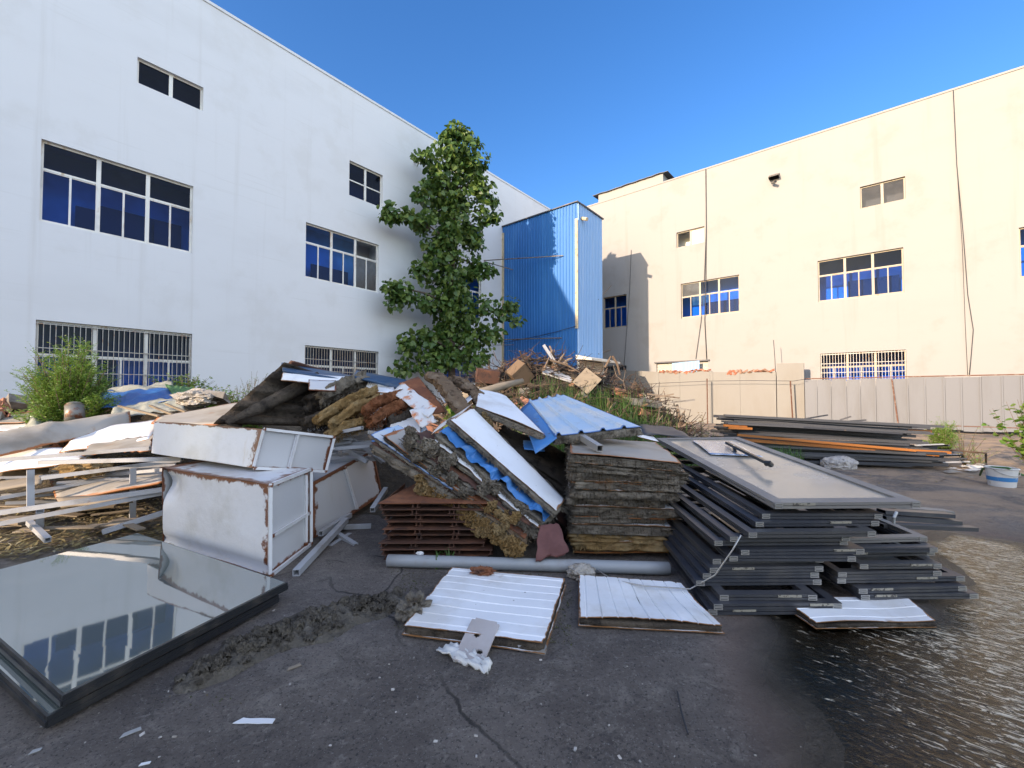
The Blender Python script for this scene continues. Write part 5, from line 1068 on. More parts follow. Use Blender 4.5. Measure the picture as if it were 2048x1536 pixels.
# small board with two holes
q = [G(903, 1322, .012), G(962, 1338, .012), G(1000, 1245, .11), G(946, 1234, .11)]
mb = MB(); nxb, nyb = 26, 46; A, B, C, D = q; N = (B - A).cross(D - A).normalized(); keep = []
def bp(u, v, dn): return lerp(lerp(A, B, u), lerp(D, C, u), v) + N * (dn + .002 * nz(u * 3, v * 5, 3))
def hol(u, v): return ((u - .42) / .11) ** 2 + ((v - .62) / .05) ** 2 < 1 or ((u - .72) / .12) ** 2 + ((v - .30) / .05) ** 2 < 1 or (abs(u - .5) > .40 and abs(v - .5) > .46) or (v < .05 * abs(nz(u * 4, 1, 1)) * 2)
cell = {}
for i in range(nxb):
    for j in range(nyb):
        cell[(i, j)] = not hol((i + .5) / nxb, (j + .5) / nyb)
for (i, j), on in cell.items():
    if not on: continue
    u0, u1, v0, v1 = i / nxb, (i + 1) / nxb, j / nyb, (j + 1) / nyb
    mb.quad(bp(u0, v0, 0), bp(u1, v0, 0), bp(u1, v1, 0), bp(u0, v1, 0)); mb.quad(bp(u0, v1, -.012), bp(u1, v1, -.012), bp(u1, v0, -.012), bp(u0, v0, -.012))
    for di, dj, pa, pb in ((-1, 0, (u0, v1), (u0, v0)), (1, 0, (u1, v0), (u1, v1)), (0, -1, (u0, v0), (u1, v0)), (0, 1, (u1, v1), (u0, v1))):
        if not cell.get((i + di, j + dj), False): mb.quad(bp(*pa, -.012), bp(*pb, -.012), bp(*pb, 0), bp(*pa, 0))
for i in range(len(mb.uv)): mb.uv[i] = [(.5, .5)] * len(mb.uv[i])
M['fibreboard'] = mat('pale_fibreboard', (0.42, 0.385, 0.37), 0.85, layers=[(3, 5, (0.36, 0.32, 0.30), 0.45, 0.7), (18, 4, (0.22, 0.19, 0.17), 0.70, 0.78)])
tag(mb.build('fibreboard', M['fibreboard']), 'pale board with two holes leaning on the front ribbed panel', 'board')
ground_sheet('white torn plastic under the pale board with holes', [G(872, 1300, .02), G(975, 1345, .02), G(985, 1322, .03), G(905, 1285, .03)], 'plastic', 'plastic_scrap', 'plastic', .02, 4, 14, 10)
mb = MB(); mb.lump(G(828, 1215, .06) + V((0, 0, 0)), .10, .13, .08, .6, 2.4, 5, 4, flat=.0); tag(mb.build('wool_clump', M['wool']), 'mossy wool clump against the left edge of the front ribbed panel', 'wool')
mb = MB(); mb.lump(G(965, 1143, .09), .09, .05, .035, .7, 2.6, 6, 4); tag(mb.build('rust_clump', M['rust']), 'rusty clump lying on the back edge of the front ribbed panel', 'clump')
# trodden wool on the ground: one continuous torn strip
mb = MB(); path = [(395, 1362), (440, 1335), (490, 1305), (540, 1285), (590, 1268), (640, 1245), (690, 1225), (740, 1222), (790, 1205)]
g0 = [G(x, y, 0) for x, y in path]; xs_ = [p.x for p in g0]; ys_ = [p.y for p in g0]
st = .018; idx = {}; vs = []; fs = []
def wd_(x, y):
    d = 9; 
    for i in range(len(g0) - 1):
        a, b = g0[i].xy, g0[i+1].xy; e = b - a; t_ = max(0, min(1, (V((x, y, 0)).xy - a).dot(e) / e.length_squared)); q = a + e * t_
        w_ = lerp(.10, .24, math.sin(math.pi * (i + t_) / (len(g0) - 1))) * (1 + .9 * nz(x, y, 3, 4.0)); d = min(d, math.hypot(x - q.x, y - q.y) / max(.03, w_))
    return d
def wz(x, y):
    d = wd_(x, y); k = max(0, 1 - d) ** .6
    r = 1 - abs(mnoise.noise(V((x * 9 + y * 5, y * 11, 3)))) * 2.0; r2 = 1 - abs(mnoise.noise(V((x * 21, y * 24 + x * 9, 7)))) * 2
    return .002 + k * (.018 + .045 * r + .025 * r2 + .025 * nz(x, y, 1, 34)) - .012 * (1 - k)
for i in range(int((min(xs_) - .4) / st), int((max(xs_) + .4) / st)):
    for j in range(int((min(ys_) - .4) / st), int((max(ys_) + .4) / st)):
        x, y = (i + .5) * st, (j + .5) * st
        if wd_(x, y) > 1.0: continue
        f = []
        for a, b in ((i, j), (i+1, j), (i+1, j+1), (i, j+1)):
            if (a, b) not in idx: idx[(a, b)] = len(vs); vs.append(V((a * st, b * st, wz(a * st, b * st) + gh(a * st, b * st))))
            f.append(idx[(a, b)])
        fs.append(f)
mb.add(vs, fs); r3 = random.Random(6)
for i in range(150):
    k_ = r3.uniform(0, len(g0) - 1.001); q_ = lerp(g0[int(k_)], g0[int(k_) + 1], k_ % 1); x, y = q_.x + r3.gauss(0, .075), q_.y + r3.gauss(0, .075)
    if wd_(x, y) < 1.0: wad(mb, V((x, y, wz(x, y) + .002)), r3.uniform(.018, .045), r3, V((r3.uniform(-.5, .5), r3.uniform(-.7, .3), 1)).normalized())
tag(mb.build('wool_debris', M['woolfloor'], smooth=True), 'trodden strip of grey mineral wool strewn over the asphalt before the panels', 'wool')
for i, (x, y, w_, h_, a, lb) in enumerate(((510, 1441, .10, .022, -.05, 'white torn scrap lying alone on the asphalt at the bottom'), (262, 1464, .04, .018, .6, 'pale flat scrap on the asphalt lower left of the white one'), (290, 1526, .022, .012, .2, 'small white scrap at the bottom edge of the yard'), (70, 1500, .022, .015, .5, 'tiny pale scrap near the lower left corner'), (588, 1334, .04, .02, .6, 'tan scrap beside the trodden wool'), (1470, 1219, .10, .012, -.6, 'narrow white strip poking out under the frame stack'), (92, 1448, .02, .01, .5, 'small pale scrap in the mossy kerb corner'))):
    g = G(x, y, .006); g.z = gh(g.x, g.y) + .006; ca_, sa_ = math.cos(a), math.sin(a); U = V((ca_, sa_, 0)) * w_; W = V((-sa_, ca_, 0)) * h_
    mb = MB(); mb.sheet([g - U - W, g + U - W * .6, g + U * .9 + W, g - U * .7 + W * .8], 8, 4, .003, wob=.008, rag=.012, seed=i); tag(mb.build('scrap', M['plank' if i == 4 else 'greypaper' if i in (1, 3, 6) else 'paper']), lb, 'scrap')
mb = MB(); mb.tube([G(1355, 1383, .012), G(1362, 1420, .02), G(1376, 1468, .012)], .005, 6); tag(mb.build('rebar_stick', M['cable']), 'thin black stick lying on the asphalt beside the puddle', 'stick')
rs = random.Random(77)
for i in range(90):
    px, py = rs.uniform(0, 1650), rs.uniform(1180, 1536); g = G(px, py, 0)
    if pdist(g.x, g.y) < .1: continue
    g.z = gh(g.x, g.y); s = rs.choice([.004, .005, .006, .008, .012]); mb = MB(); mb.rock(g + V((0, 0, s * .2)), (s * 1.6, s, s * .7), i + 500); tag(mb.build('pebble', M['stone' if i % 3 else 'concrete']), 'small pale pebble scattered on the asphalt in front', 'pebble', 'pebbles on the asphalt')
# ------------------------------------------------------------------ stacks of aluminium window frames
def alu_frame(label, FL, fx, bk, wd=.07, ht=.042, pane=None, m='alu', rail=None, plates=(.14,), seed=0, name='window_frame'):
    """FL front-left top corner, fx along the front, bk to the back"""
    A, B, C, D = FL, FL + fx, FL + fx + bk, FL + bk; ctr = (A + C) / 2; N = fx.cross(bk).normalized()
    base = V((ctr.x, ctr.y, min(A.z, B.z, C.z, D.z) - ht)); t = thing(name, label, 'window frame', base)
    f = MB(); ex, ey = fx.normalized(), bk.normalized(); lx, ly = fx.length, bk.length
    def rail_(p, d, l, s, tilt=0):      # twin profile with a groove on its outer side
        for z0, z1, ins in ((-ht, -ht * .56, 0), (-ht * .56, -ht * .44, .012), (-ht * .44, 0, 0)):
            a = p + s * ins; v = [a + N * z0, a + d * l + N * z0, a + d * l + s * (wd - ins) + N * z0, a + s * (wd - ins) + N * z0]; v += [x + N * (z1 - z0) for x in v]
            f.hexa(v)
    rail_(A, ex, lx, ey); rail_(D - ey * wd, ex, lx, ey); rail_(A + ey * wd, ey, ly - 2 * wd, ex); rail_(B - ex * wd + ey * wd, ey, ly - 2 * wd, ex)
    f.build('frame', M[m], t)
    for p, s in ((A, 1), (B, -1)):      # bare cut ends of the profiles
        e = MB(); o = p + ex * (s * .036) - ey * .004
        for zc in (-ht * .28, -ht * .76):
            e.bar(o + N * zc - ey * .001, o + N * zc + ey * .02, .062, ht * .40, up=N, hollow=.005)
        e.build('profile_end', M['alubright'], t)
    for u in plates:
        pl = MB(); o = A + ex * (lx * u) - ey * .003; pl.bar(o - N * ht * .25, o + ex * .17 - N * ht * .25, .004, ht * .42, up=N); pl.build('lock_plate', M['plate'], t)
    if pane:
        g = MB(); i_ = wd * .95; g.sheet([A + ex * i_ + ey * i_ - N * .016, B - ex * i_ + ey * i_ - N * .016, C - ex * i_ - ey * i_ - N * .016, D + ex * i_ - ey * i_ - N * .016], 6, 6, .006); g.build('pane', M[pane], t)
    return t
M['topglass'] = mat('dusty_window_glass', (0.36, 0.33, 0.28), 0.12, layers=[(1.1, 6, (0.42, 0.385, 0.33), 0.42, 0.7), (12, 4, (0.12, 0.10, 0.085), 0.72, 0.80), ((2.5, 2.5, 2.5), 4, (0.33, 0.31, 0.275), 0.52, 0.66)], spec=0.6, rough_n=.4)
rs = random.Random(4)
L1 = [(1545, 1004, .75, 1832, 'a'), (1519, 1025, .655, 1757, ''), (1506, 1041, .605, 1752, ''), (1492, 1062, .555, 1746, ''), (1455, 1070, .505, 1700, ''), (1424, 1078, .455, 1690, ''), (1476, 1096, .405, 1716, ''), (1453, 1108, .36, 1700, ''), (1420, 1114, .315, 1640, ''), (1414, 1131, .268, 1636, ''), (1400, 1142, .222, 1632, ''), (1387, 1156, .177, 1640, ''), (1433, 1184, .132, 1622, ''), (1421, 1202, .088, 1680, ''), (1410, 1212, .045, 1655, '')]
for k, (px, py, z, pr, fl) in enumerate(L1):
    Y = (1.6 - z) * F_PX / (py - HOR); FL = V(((px - 1024) / F_PX * Y, Y, z)); FRx = (pr - 1024) / F_PX * (Y + rs.uniform(-.02, .03)); f = k / 14
    fx = V((FRx - FL.x, rs.uniform(-.03, .03), rs.uniform(0, .012) if k else .015)); bk = V((lerp(-.08, .22, f), lerp(2.45, 2.2, f) + rs.uniform(-.1, .1), lerp(.25, .0, f ** .7)))
    if k == 0: bk = V((-.05, 2.55, .25))
    lb = 'topmost frame of the tall stack, holding a dusty cream glass pane' if k == 0 else f'{ordinal(k)} dark aluminium frame down from the glass topped one in the tall stack'
    alu_frame(lb, FL, fx, bk, .10 if k == 0 else .07, .05 if k == 0 else .043, 'topglass' if k == 0 else None, 'alutop' if k == 0 else 'alu', plates=(.13,) if k == 0 else ((rs.choice([.16, .2, .6, .75]),) if k in (2, 6, 9, 12, 13, 14) else ()))
    if k == 0: TOPF = (FL, fx, bk)
# things lying on the top glass
A, fx, bk = TOPF; N = fx.cross(bk).normalized()
on = lambda u, v, h=0: A + fx * u + bk * v + N * (h - .012)
mb = MB(); mb.bar(on(.62, .80, .045), on(.42, .34, .10), .035, .03); mb.tube([on(.42, .345, .09), on(.435, .33, .10), on(.45, .335, .08)], .028, 10); mb.tube([on(.60, .72, .05), on(.55, .66, .0), on(.52, .67, .0)], .02, 8); tag(mb.build('door_handle_bar', M['blackframe']), 'black handle bar lying diagonally on the dusty cream glass', 'handle')
M['foil'] = mat('silver_foil', (0.62, 0.66, 0.72), 0.22, 0.75, layers=[((12, 3, 3), 5, (0.40, 0.46, 0.55), 0.42, 0.62)], bump=[((14, 3, 3), 0.5, 0.03)])
mb = MB(); mb.sheet([on(.24, .62, .016), on(.70, .56, .016), on(.80, .90, .016), on(.36, .94, .016)], 24, 10, .003, wob=.012, rag=.03, seed=2); tag(mb.build('foil_sheet', M['foil'], smooth=True), 'shiny silver blue foil patch at the back of the dusty cream glass', 'foil')
# second stack to the right
L2 = [(1668, 1075, .42, 1860), (1680, 1092, .37, 1868), (1664, 1102, .325, 1872), (1711, 1124, .28, 1876), (1668, 1140, .225, 1880), (1666, 1152, .185, 1930), (1708, 1172, .13, 1934), (1712, 1184, .085, 1950)]
for k, (px, py, z, pr) in enumerate(L2):
    Y = (1.6 - z) * F_PX / (py - HOR); FL = V(((px - 1024) / F_PX * Y, Y, z)); fx = V(((pr - 1024) / F_PX * Y - FL.x, rs.uniform(.0, .06), 0)); bk = V((lerp(.0, .12, k / 7), 1.5 + rs.uniform(-.1, .1), lerp(.1, 0, k / 7)))
    alu_frame(f'{ordinal(k)} dark frame of the low stack at the puddle edge', FL, fx, bk, .065, .04, None, 'alutop' if k == 0 else 'alu', plates=(rs.choice([.12, .62, .7]),) if k in (2, 3, 5, 6, 7) else ())
for i, (a, b, ya, c, d, yb, m_, lb) in enumerate(((1762, 1022, 4.0, 1900, 1030, 4.0, 'alu', 'thin dark profile, the upper one sticking out right behind the glass topped frame'), (1765, 1034, 3.95, 1915, 1044, 3.95, 'alu', 'thin dark profile, the middle one sticking out right behind the glass topped frame'), (1760, 1050, 3.85, 1948, 1057, 3.85, 'alu', 'thin dark profile, the longest sticking out right behind the glass topped frame'), (1780, 1015, 4.2, 1897, 1024, 4.2, 'alutop', 'pale profile lying over the dark ones behind the glass topped frame'))):
    mb = MB(); p, q = P(a, b, ya), P(c, d, yb); w_ = (.10, .09, .08, .12)[i]; mb.bar(p, q, w_, .035, hollow=.006); tag(mb.build('aluminium_profile', M[m_]), lb, 'profile')
mb = MB(); mb.hexa([V((x, y, z)) for x, y, z in ((3.0, 3.75, 0), (3.75, 3.75, 0), (3.75, 4.35, 0), (3.0, 4.35, 0), (3.05, 3.8, .30), (3.7, 3.8, .30), (3.7, 4.3, .42), (3.05, 4.3, .42))]); tag(mb.build('crate', M['alu']), 'dark crate holding up the profiles behind the low frame stack', 'crate')
mb = MB(); mb.tube([P(1793, 1024, 3.78), P(1788, 1035, 3.76), P(1787, 1046, 3.78)], .012, 8); tag(mb.build('strap', M['plastic']), 'pale strap looped round the profiles behind the low stack', 'strap')
# ------------------------------------------------------------------ long bars before the fence
rs = random.Random(12)
for i in range(90):
    f = rs.random(); h = rs.random() ** 1.1
    top = 1.02
    z = .03 + h * top; dep = (1 - h * .6) * 1.5
    y_ = rs.uniform(-dep, dep) * .62
    l0 = V((5.15 + rs.uniform(-.12, .25) + .5 * (1 - h) * rs.random(), 10.45 + y_, z + .06 * h)); l1 = V((9.15 + rs.uniform(-.7, .55), 9.75 + y_ + rs.uniform(-.25, .2), z * .84 + rs.uniform(-.02, .03)))
    if i % 11 == 0: l0 = lerp(l0, l1, rs.uniform(.2, .5))
    org = i in (7, 21, 47) ; ztop = .74
    if org: l0.z = ztop - .06 * (i % 4); l1.z = .42 - .05 * (i % 3); l0.y = 9.68 + .02 * (i % 4); l1.y = 8.95 + .04 * (i % 3)
    mb = MB(); mb.bar(l0, l1, rs.choice([.05, .06, .08, .10]), rs.choice([.04, .05, .06]), hollow=.006)
    tag(mb.build('steel_bar', M['orange' if org else 'darkbar']), 'orange primed bar in the long dark pile before the fence' if org else 'dark grey bar in the long pile before the fence', 'bar', 'orange bars in the long pile' if org else 'dark bars in the long pile')
for a, b, ya, c, d, yb, lb in ((1608, 838, 10.3, 1655, 830, 10.2, 'dark bar end sticking up from the middle of the long pile'), (1680, 840, 10.1, 1702, 833, 10.0, 'short crossed bar sticking up near the rusty fence post'), (1700, 842, 10.0, 1732, 840, 9.9, 'thin bar end just right of the crossed bar on the long pile')):
    mb = MB(); mb.bar(P(a, b, ya), P(c, d, yb), .05, .03); tag(mb.build('steel_bar', M['darkbar']), lb, 'bar')
for i, (x, y, Y, m_) in enumerate(((1470, 851, 10.0, 'orange'), (1480, 856, 9.95, 'orange'), (1835, 861, 9.7, 'orange'), (1832, 918, 9.2, 'orange'))):
    mb = MB(); p = P(x, y, Y); mb.bar(p - V((.25, -.03, 0)), p + V((.25, -.05, -.01)), .08, .05); tag(mb.build('bar_end', M[m_]), ('orange bar end at the left end of the long pile, upper', 'orange bar end at the left end of the long pile, lower', 'orange bar end at the upper right of the long pile', 'orange block at the lower right of the long pile')[i], 'bar end')
for i in range(7):
    p = P(1850 + 10 * i + rs.uniform(-6, 6), 888 + i * 5 + rs.uniform(-8, 8), 9.3); mb = MB(); mb.bar(p - V((.3, .05, .02)), p + V((.3, -.05, 0)), .06, .03); tag(mb.build('steel_bar', M['darkbar' if i % 3 else 'whitetube']), 'short loose bar at the right end of the long pile', 'bar', 'short bars at the right end of the long pile')
p = G(1687, 938, 0); mb = MB(); mb.lump(p + V((0, .1, .09)), .36, .24, .17, .25, 1.7, 3, 4, flat=-.01); tag(mb.build('rock', M['stone'], smooth=False), 'pale boulder lying before the long bar pile', 'rock')
# bucket
p = G(2004, 972, 0); t = thing('bucket', 'dirty white plastic bucket with a blue band near the right edge', 'bucket', p)
def ring(z0, r0, z1, r1, n=28): 
    mb = MB(); mb.tube([p + V((0, 0, z0)), p + V((0, 0, z1))], [r0, r1], n, cap=False); return mb
mb = ring(0, .165, .32, .20); vs = [p + V((.165 * math.cos(a * .2244), .165 * math.sin(a * .2244), .01)) for a in range(28)]; mb.add(vs, [list(range(28))]); mb.build('bucket_body', M['plastic'], t, smooth=True)
ring(.10, .1795, .17, .1875).build('label_band', M['plasticblue'], t, smooth=True)
mb = MB(); mb.tube([p + V((.203 * math.cos(a * .2244), .203 * math.sin(a * .2244), .315)) for a in range(29)], .012, 8, cap=False); mb.build('rim', M['plastic'], t, smooth=True)
mb = MB(); mb.tube([p + V((.2 * math.cos(a), -.05 - .17 * math.sin(a) * .9, .30 - .10 * math.sin(a))) for a in [k * .2618 for k in range(13)]], .005, 6); mb.build('handle', M['alubright'], t, smooth=True)
cable('grey green hose curving over the ground behind the bucket', [G(1960, 950, .03), G(1965, 938, .25), G(1985, 934, .33), G(2015, 936, .35), G(2045, 950, .2), G(2090, 960, .03)], .018, 'hose', 'netgreen', None, 'hose')
rs = random.Random(9)
for i in range(16):
    g = G(rs.uniform(1895, 1965), rs.uniform(935, 956), 0); s = rs.uniform(.06, .16); mb = MB(); mb.sheet([g + V((-s, -s * .6, .03)), g + V((s, -s * .5, .05)), g + V((s * .8, s * .7, .06)), g + V((-s * .7, s * .6, .02))], 6, 6, .004, wob=.08, rag=.05, seed=i); tag(mb.build('plastic_scrap', M['plastic' if i % 3 else 'film']), 'crumpled plastic scrap on the ground left of the bucket', 'plastic', 'plastic scraps beside the bucket')
cable('bent rusty rod arching over the ground before the fence shrub', [G(1870, 905, .05), G(1905, 900, .45), G(1955, 905, .55), G(1972, 906, .5), G(1972, 925, .02)], .018, 'rod', 'twig', None, 'rod')
# ------------------------------------------------------------------ centre rubble heap
rs = random.Random(40)
def heap_pt(px, Y, up=0.0):
    x = GX(px, Y); return V((x, Y, max(0, mound_h(x, Y)) + up))
for i in range(330):
    Y = rs.uniform(11.0, 14.4); px = rs.uniform(865, 1385); p = heap_pt(px, Y, rs.uniform(-.02, .16))
    if p.z < .12: continue
    l = rs.choice([.4, .6, .8, 1.1, 1.5]); a = rs.uniform(0, 6.3); el = rs.uniform(-.25, .55) if rs.random() < .8 else rs.uniform(.6, 1.3)
    d = V((math.cos(a) * math.cos(el), math.sin(a) * math.cos(el), math.sin(el))); r = rs.choice([.014, .02, .028, .04, .055])
    if i % 3 == 0: px, Y = rs.uniform(980, 1230), rs.uniform(10.9, 12.4); p = heap_pt(px, Y, rs.uniform(.05, .35))
    n = 5; pts = [p + d * (l * (k / n - .4)) + V((nz(i, k, 1), nz(i, k, 2), nz(i, k, 3))) * .10 * l for k in range(n + 1)]
    mb = MB(); mb.tube(pts, [r * (1.1 - .5 * k / n) for k in range(n + 1)], 6)
    if l > .7: q = pts[3]; mb.tube([q, q + d * .2 + V((rs.uniform(-.25, .25), rs.uniform(-.2, .2), rs.uniform(.05, .3)))], [r * .6, r * .3], 5)
    tag(mb.build('branch', M['twig']), 'dry broken branch sticking out of the central rubble heap', 'branch', 'dry branches in the central heap')
for i in range(130):
    Y = rs.uniform(11.0, 14.0); px = rs.uniform(870, 1370); p = heap_pt(px, Y, rs.uniform(0, .12))
    if p.z < .1: continue
    a = rs.uniform(0, 6.3); el = rs.uniform(-.4, .7); d = V((math.cos(a) * math.cos(el), math.sin(a) * math.cos(el), math.sin(el))); l = rs.uniform(.25, .8)
    mb = MB(); mb.bar(p - d * l / 2, p + d * l / 2, rs.uniform(.06, .2), rs.uniform(.015, .05)); tag(mb.build('broken_plank', M[rs.choice(['plank', 'card', 'rustdark', 'wooldark'])]), 'broken plank in the central rubble heap', 'plank', 'broken planks in the central heap')
for i in range(120):
    Y = rs.uniform(10.6, 14.0); px = rs.uniform(860, 1400); p = heap_pt(px, Y, .02)
    s = rs.choice([.1, .14, .2, .28, .4]); mb = MB(); mb.rock(p, (s * 1.4, s, s * .7), i + 900); k = rs.random(); tag(mb.build('rubble_block', M['brick' if k < .25 else 'concrete' if k < .7 else 'soil']), 'broken lump of masonry in the central rubble heap', 'rubble', 'masonry lumps in the central heap')
def heap_box(label, px, py, Y, size, rz, m, name, cat, tilt=(.3, .2)):
    p = P(px, py, Y) if py else heap_pt(px, Y, .1); Mx = Matrix.Rotation(rz, 3, 'Z') @ Matrix.Rotation(tilt[0], 3, 'X') @ Matrix.Rotation(tilt[1], 3, 'Y')
    hx, hy, hz = [s / 2 for s in size]; v = [p + Mx @ V((a * hx, b * hy, c * hz)) for a, b, c in ((-1,-1,-1),(1,-1,-1),(1,1,-1),(-1,1,-1),(-1,-1,1),(1,-1,1),(1,1,1),(-1,1,1))]
    mb = MB(); mb.hexa(v); mb.hexa([q + Mx @ V((0, 0, .0)) * 1 + (q - p) * .02 * (1 if i % 2 else -1) for i, q in enumerate(v)]) if False else None
    tag(mb.build(name, M[m]), label, cat)
heap_box('tan board box tilted at the top of the central heap below the blue tower', 1040, 748, 12.9, (.6, .45, .55), .5, 'card', 'board_box', 'box', (.35, .75))
heap_box('pale square board leaning on the central heap before the roller shutter', 1174, 762, 12.6, (.62, .05, .62), -.3, 'plank', 'board', 'board', (-.35, .7))
heap_box('brown slab at the left of the central heap beside the poplar foot', 975, 752, 13.0, (.7, .4, .4), .2, 'rustdark', 'slab', 'slab', (.2, .1))
heap_box('pale concrete slab lying on the right shoulder of the central heap', 1285, 0, 12.8, (1.0, .5, .2), .3, 'concrete', 'concrete_slab', 'slab', (.1, .1))
heap_box('grey green panel lying across the middle of the central heap top', 1115, 748, 13.2, (1.0, .5, .06), -.2, 'tankside', 'board', 'board', (.5, .35))
mb = MB(); mb.bar(P(1112, 728, 13.2), P(1087, 690, 13.2), .09, .09); tag(mb.build('post', M['whitetube']), 'white square post sticking up highest out of the central heap', 'post')
mb = MB(); mb.bar(P(1040, 735, 13.4), P(1058, 712, 13.5), .12, .04); mb.bar(P(1010, 732, 13.3), P(1053, 706, 13.6), .1, .03); tag(mb.build('plank', M['rustdark']), 'dark crossed planks above the tan board box', 'plank')
mb = MB(); pts = [P(925, 795, 10.8), P(965, 784, 11.0), P(1005, 772, 11.4), P(1045, 762, 11.8)]; mb.tube(pts, [.13, .12, .10, .07], 10)
for i, v in enumerate(mb.v): mb.v[i] = v + V((1, 1, 1)) * .03 * nz(v.x, v.y, v.z, 5)
tag(mb.build('log', M['plank'], smooth=True), 'thick tan log lying slanted at the front of the central heap', 'log')
for i, (a, b, c, d, Y) in enumerate(((1110, 735, 1128, 708, 13.2), (1125, 728, 1145, 716, 13.1), (1120, 715, 1138, 735, 13.3), (1100, 720, 1160, 745, 13.0), (1085, 745, 1098, 715, 13.1), (1210, 735, 1222, 712, 12.9), (1225, 712, 1240, 750, 12.9))):
    mb = MB(); mb.tube([P(a, b, Y), P((a + c) / 2 + 2, (b + d) / 2 - 3, Y), P(c, d, Y)], [.04, .035, .02], 6); tag(mb.build('branch', M['twig']), 'pale snapped branch rising above the crest of the central heap', 'branch', 'snapped branches on the crest of the heap')
for i, (x, y, Y) in enumerate(((1310, 795, 12.0), (1325, 810, 11.8), (1295, 788, 12.2), (1340, 805, 11.9))):
    p = P(x, y, Y); mb = MB(); mb.bar(p, p + V((rs.uniform(.5, 1.1), rs.uniform(-.2, .2), rs.uniform(-.35, .1))), .06, .04); tag(mb.build('broken_plank', M['concrete' if i % 2 else 'twig']), 'loose stick lying down the right slope of the central heap', 'plank', 'loose sticks on the right slope of the heap')
mb = MB(); rs = random.Random(91)       # fine twigs nobody could count
for i in range(2600):
    px, Y = rs.uniform(862, 1390), rs.uniform(10.8, 14.2); p = heap_pt(px, Y, rs.uniform(-.03, .30) * (1.5 if Y > 12.5 else 1))
    if p.z < .15: continue
    a = rs.uniform(0, 6.3); el = rs.gauss(.1, .5); l = rs.uniform(.2, .8); d = V((math.cos(a) * math.cos(el), math.sin(a) * math.cos(el), math.sin(el))); r = rs.uniform(.006, .017)
    mb.tube([p, p + d * l * .5 + V((rs.uniform(-.05, .05), 0, rs.uniform(-.03, .06))), p + d * l], [r, r * .8, r * .4], 4, cap=False)
M['twigfine'] = mat('tangled_twigs', (0.15, 0.10, 0.065), 0.9, layers=[('island', 0, (0.27, 0.205, 0.145), 0.2, 0.9), ('island', 0, (0.06, 0.04, 0.03), 0.0, 0.25)])
tag(mb.build('twig_tangle', M['twigfine']), kind='stuff')
# ------------------------------------------------------------------ plants
def plant(name, label, cat, base, stems, leaf, mleaf='weed', mstem='bark', group=None, part='foliage'):
    """stems: list of point lists with radius; leaf(mb) fills the foliage"""
    t = thing(name, label, cat, base, 0, group)
    mb = MB()
    for pts, r in stems: mb.tube(pts, [lerp(r, r * .35, k / (len(pts) - 1)) for k in range(len(pts))], 6)
    if mb.v: mb.build('stem' if name != 'poplar_tree' else 'trunk', M[mstem], t, smooth=True)
    mb = MB(); leaf(mb); mb.build(part, M[mleaf], t); return t
def rdir(rs, zmin=-1, zmax=1):
    a = rs.uniform(0, 6.2832); z = rs.uniform(zmin, zmax); k = math.sqrt(max(0, 1 - z * z)); return V((math.cos(a) * k, math.sin(a) * k, z))
CL = [(915,274,26,20),(904,308,40,30),(926,330,40,30),(868,330,22,28),(872,375,27,30),(922,378,50,34),(962,376,24,30),(900,424,52,34),(962,424,28,24),(850,442,28,20),(803,424,27,15),(825,436,20,14),(888,480,42,32),(942,480,38,34),(890,530,46,34),(947,532,32,28),(851,545,18,20),(900,580,50,30),(905,632,55,34),(952,612,38,24),(1002,622,22,18),(845,602,32,18),(801,578,18,20),(815,596,18,12),(836,676,30,28),(900,688,66,34),(960,676,34,28),(848,724,42,22),(920,722,58,24)]
def tree_leaves(mb):
    rs = random.Random(2)
    for (x, y, rx, ry) in CL:
        Y0 = 20.35 + (x - 900) * (.008 if x > 900 else .016); c = P(x, y, Y0); k = Y0 / F_PX; n = int(rx * ry * .23) + 30
        subs = [rdir(rs) * (rs.random() ** .33) for _ in range(max(4, n // 16))]
        for s in subs:
            sc = V((c.x + s.x * rx * .9 * k, c.y + s.y * min(rx * k, 1.0) * .8, c.z + s.z * ry * k))
            for q in range(16):
                d = rdir(rs); p = sc + d * rs.uniform(.05, .36); ld = (d * .7 + V((rs.uniform(-.5, .5), rs.uniform(-.5, .5), -.55))).normalized(); L_ = rs.choice([.13, .17, .2, .24, .3]) * rs.uniform(.85, 1.15)
                mb.leaf(p, ld, rdir(rs, .1, 1), L_, L_ * .95, .22, heart=True)
tb_ = P(905, 740, 20.7); tb_.z = 0; tr = []
cpt = lambda x, y, dy=0: P(x, y, 20.4 + (x - 900) * (.008 if x > 900 else .016) + dy)
tr.append(([tb_, cpt(903, 700), cpt(900, 620), cpt(905, 520), cpt(908, 420), cpt(915, 330), cpt(914, 270)], .22))
for x, y, x2, y2 in ((902, 640, 1005, 620), (902, 640, 842, 600), (900, 610, 800, 575), (905, 520, 948, 530), (905, 500, 850, 445), (860, 460, 800, 423), (908, 440, 962, 420), (910, 400, 868, 335), (912, 380, 962, 372), (903, 700, 840, 676), (903, 705, 965, 675), (904, 720, 848, 722)):
    tr.append(([cpt(x, y), cpt((x + x2) / 2, (y + y2) / 2 - 6, -.1), cpt(x2, y2)], .07))
for (x, y) in ((985, 400), (990, 434), (967, 323), (947, 284), (843, 310), (843, 388), (777, 425), (785, 430), (977, 538), (1022, 612), (780, 574), (786, 600), (805, 690), (802, 740), (988, 671), (967, 714), (911, 258), (895, 265), (925, 263), (832, 540), (1030, 640)): CL.append((x, y, 9, 8))
for (x, y) in ((905, 350), (900, 400), (905, 455), (895, 505), (905, 555), (900, 605), (905, 660), (900, 705), (915, 300)): CL.append((x, y, 34, 26))
plant('poplar_tree', 'tall leafy poplar growing against the white hall beside the blue tower', 'tree', tb_, tr, tree_leaves, 'leaf', part='crown')
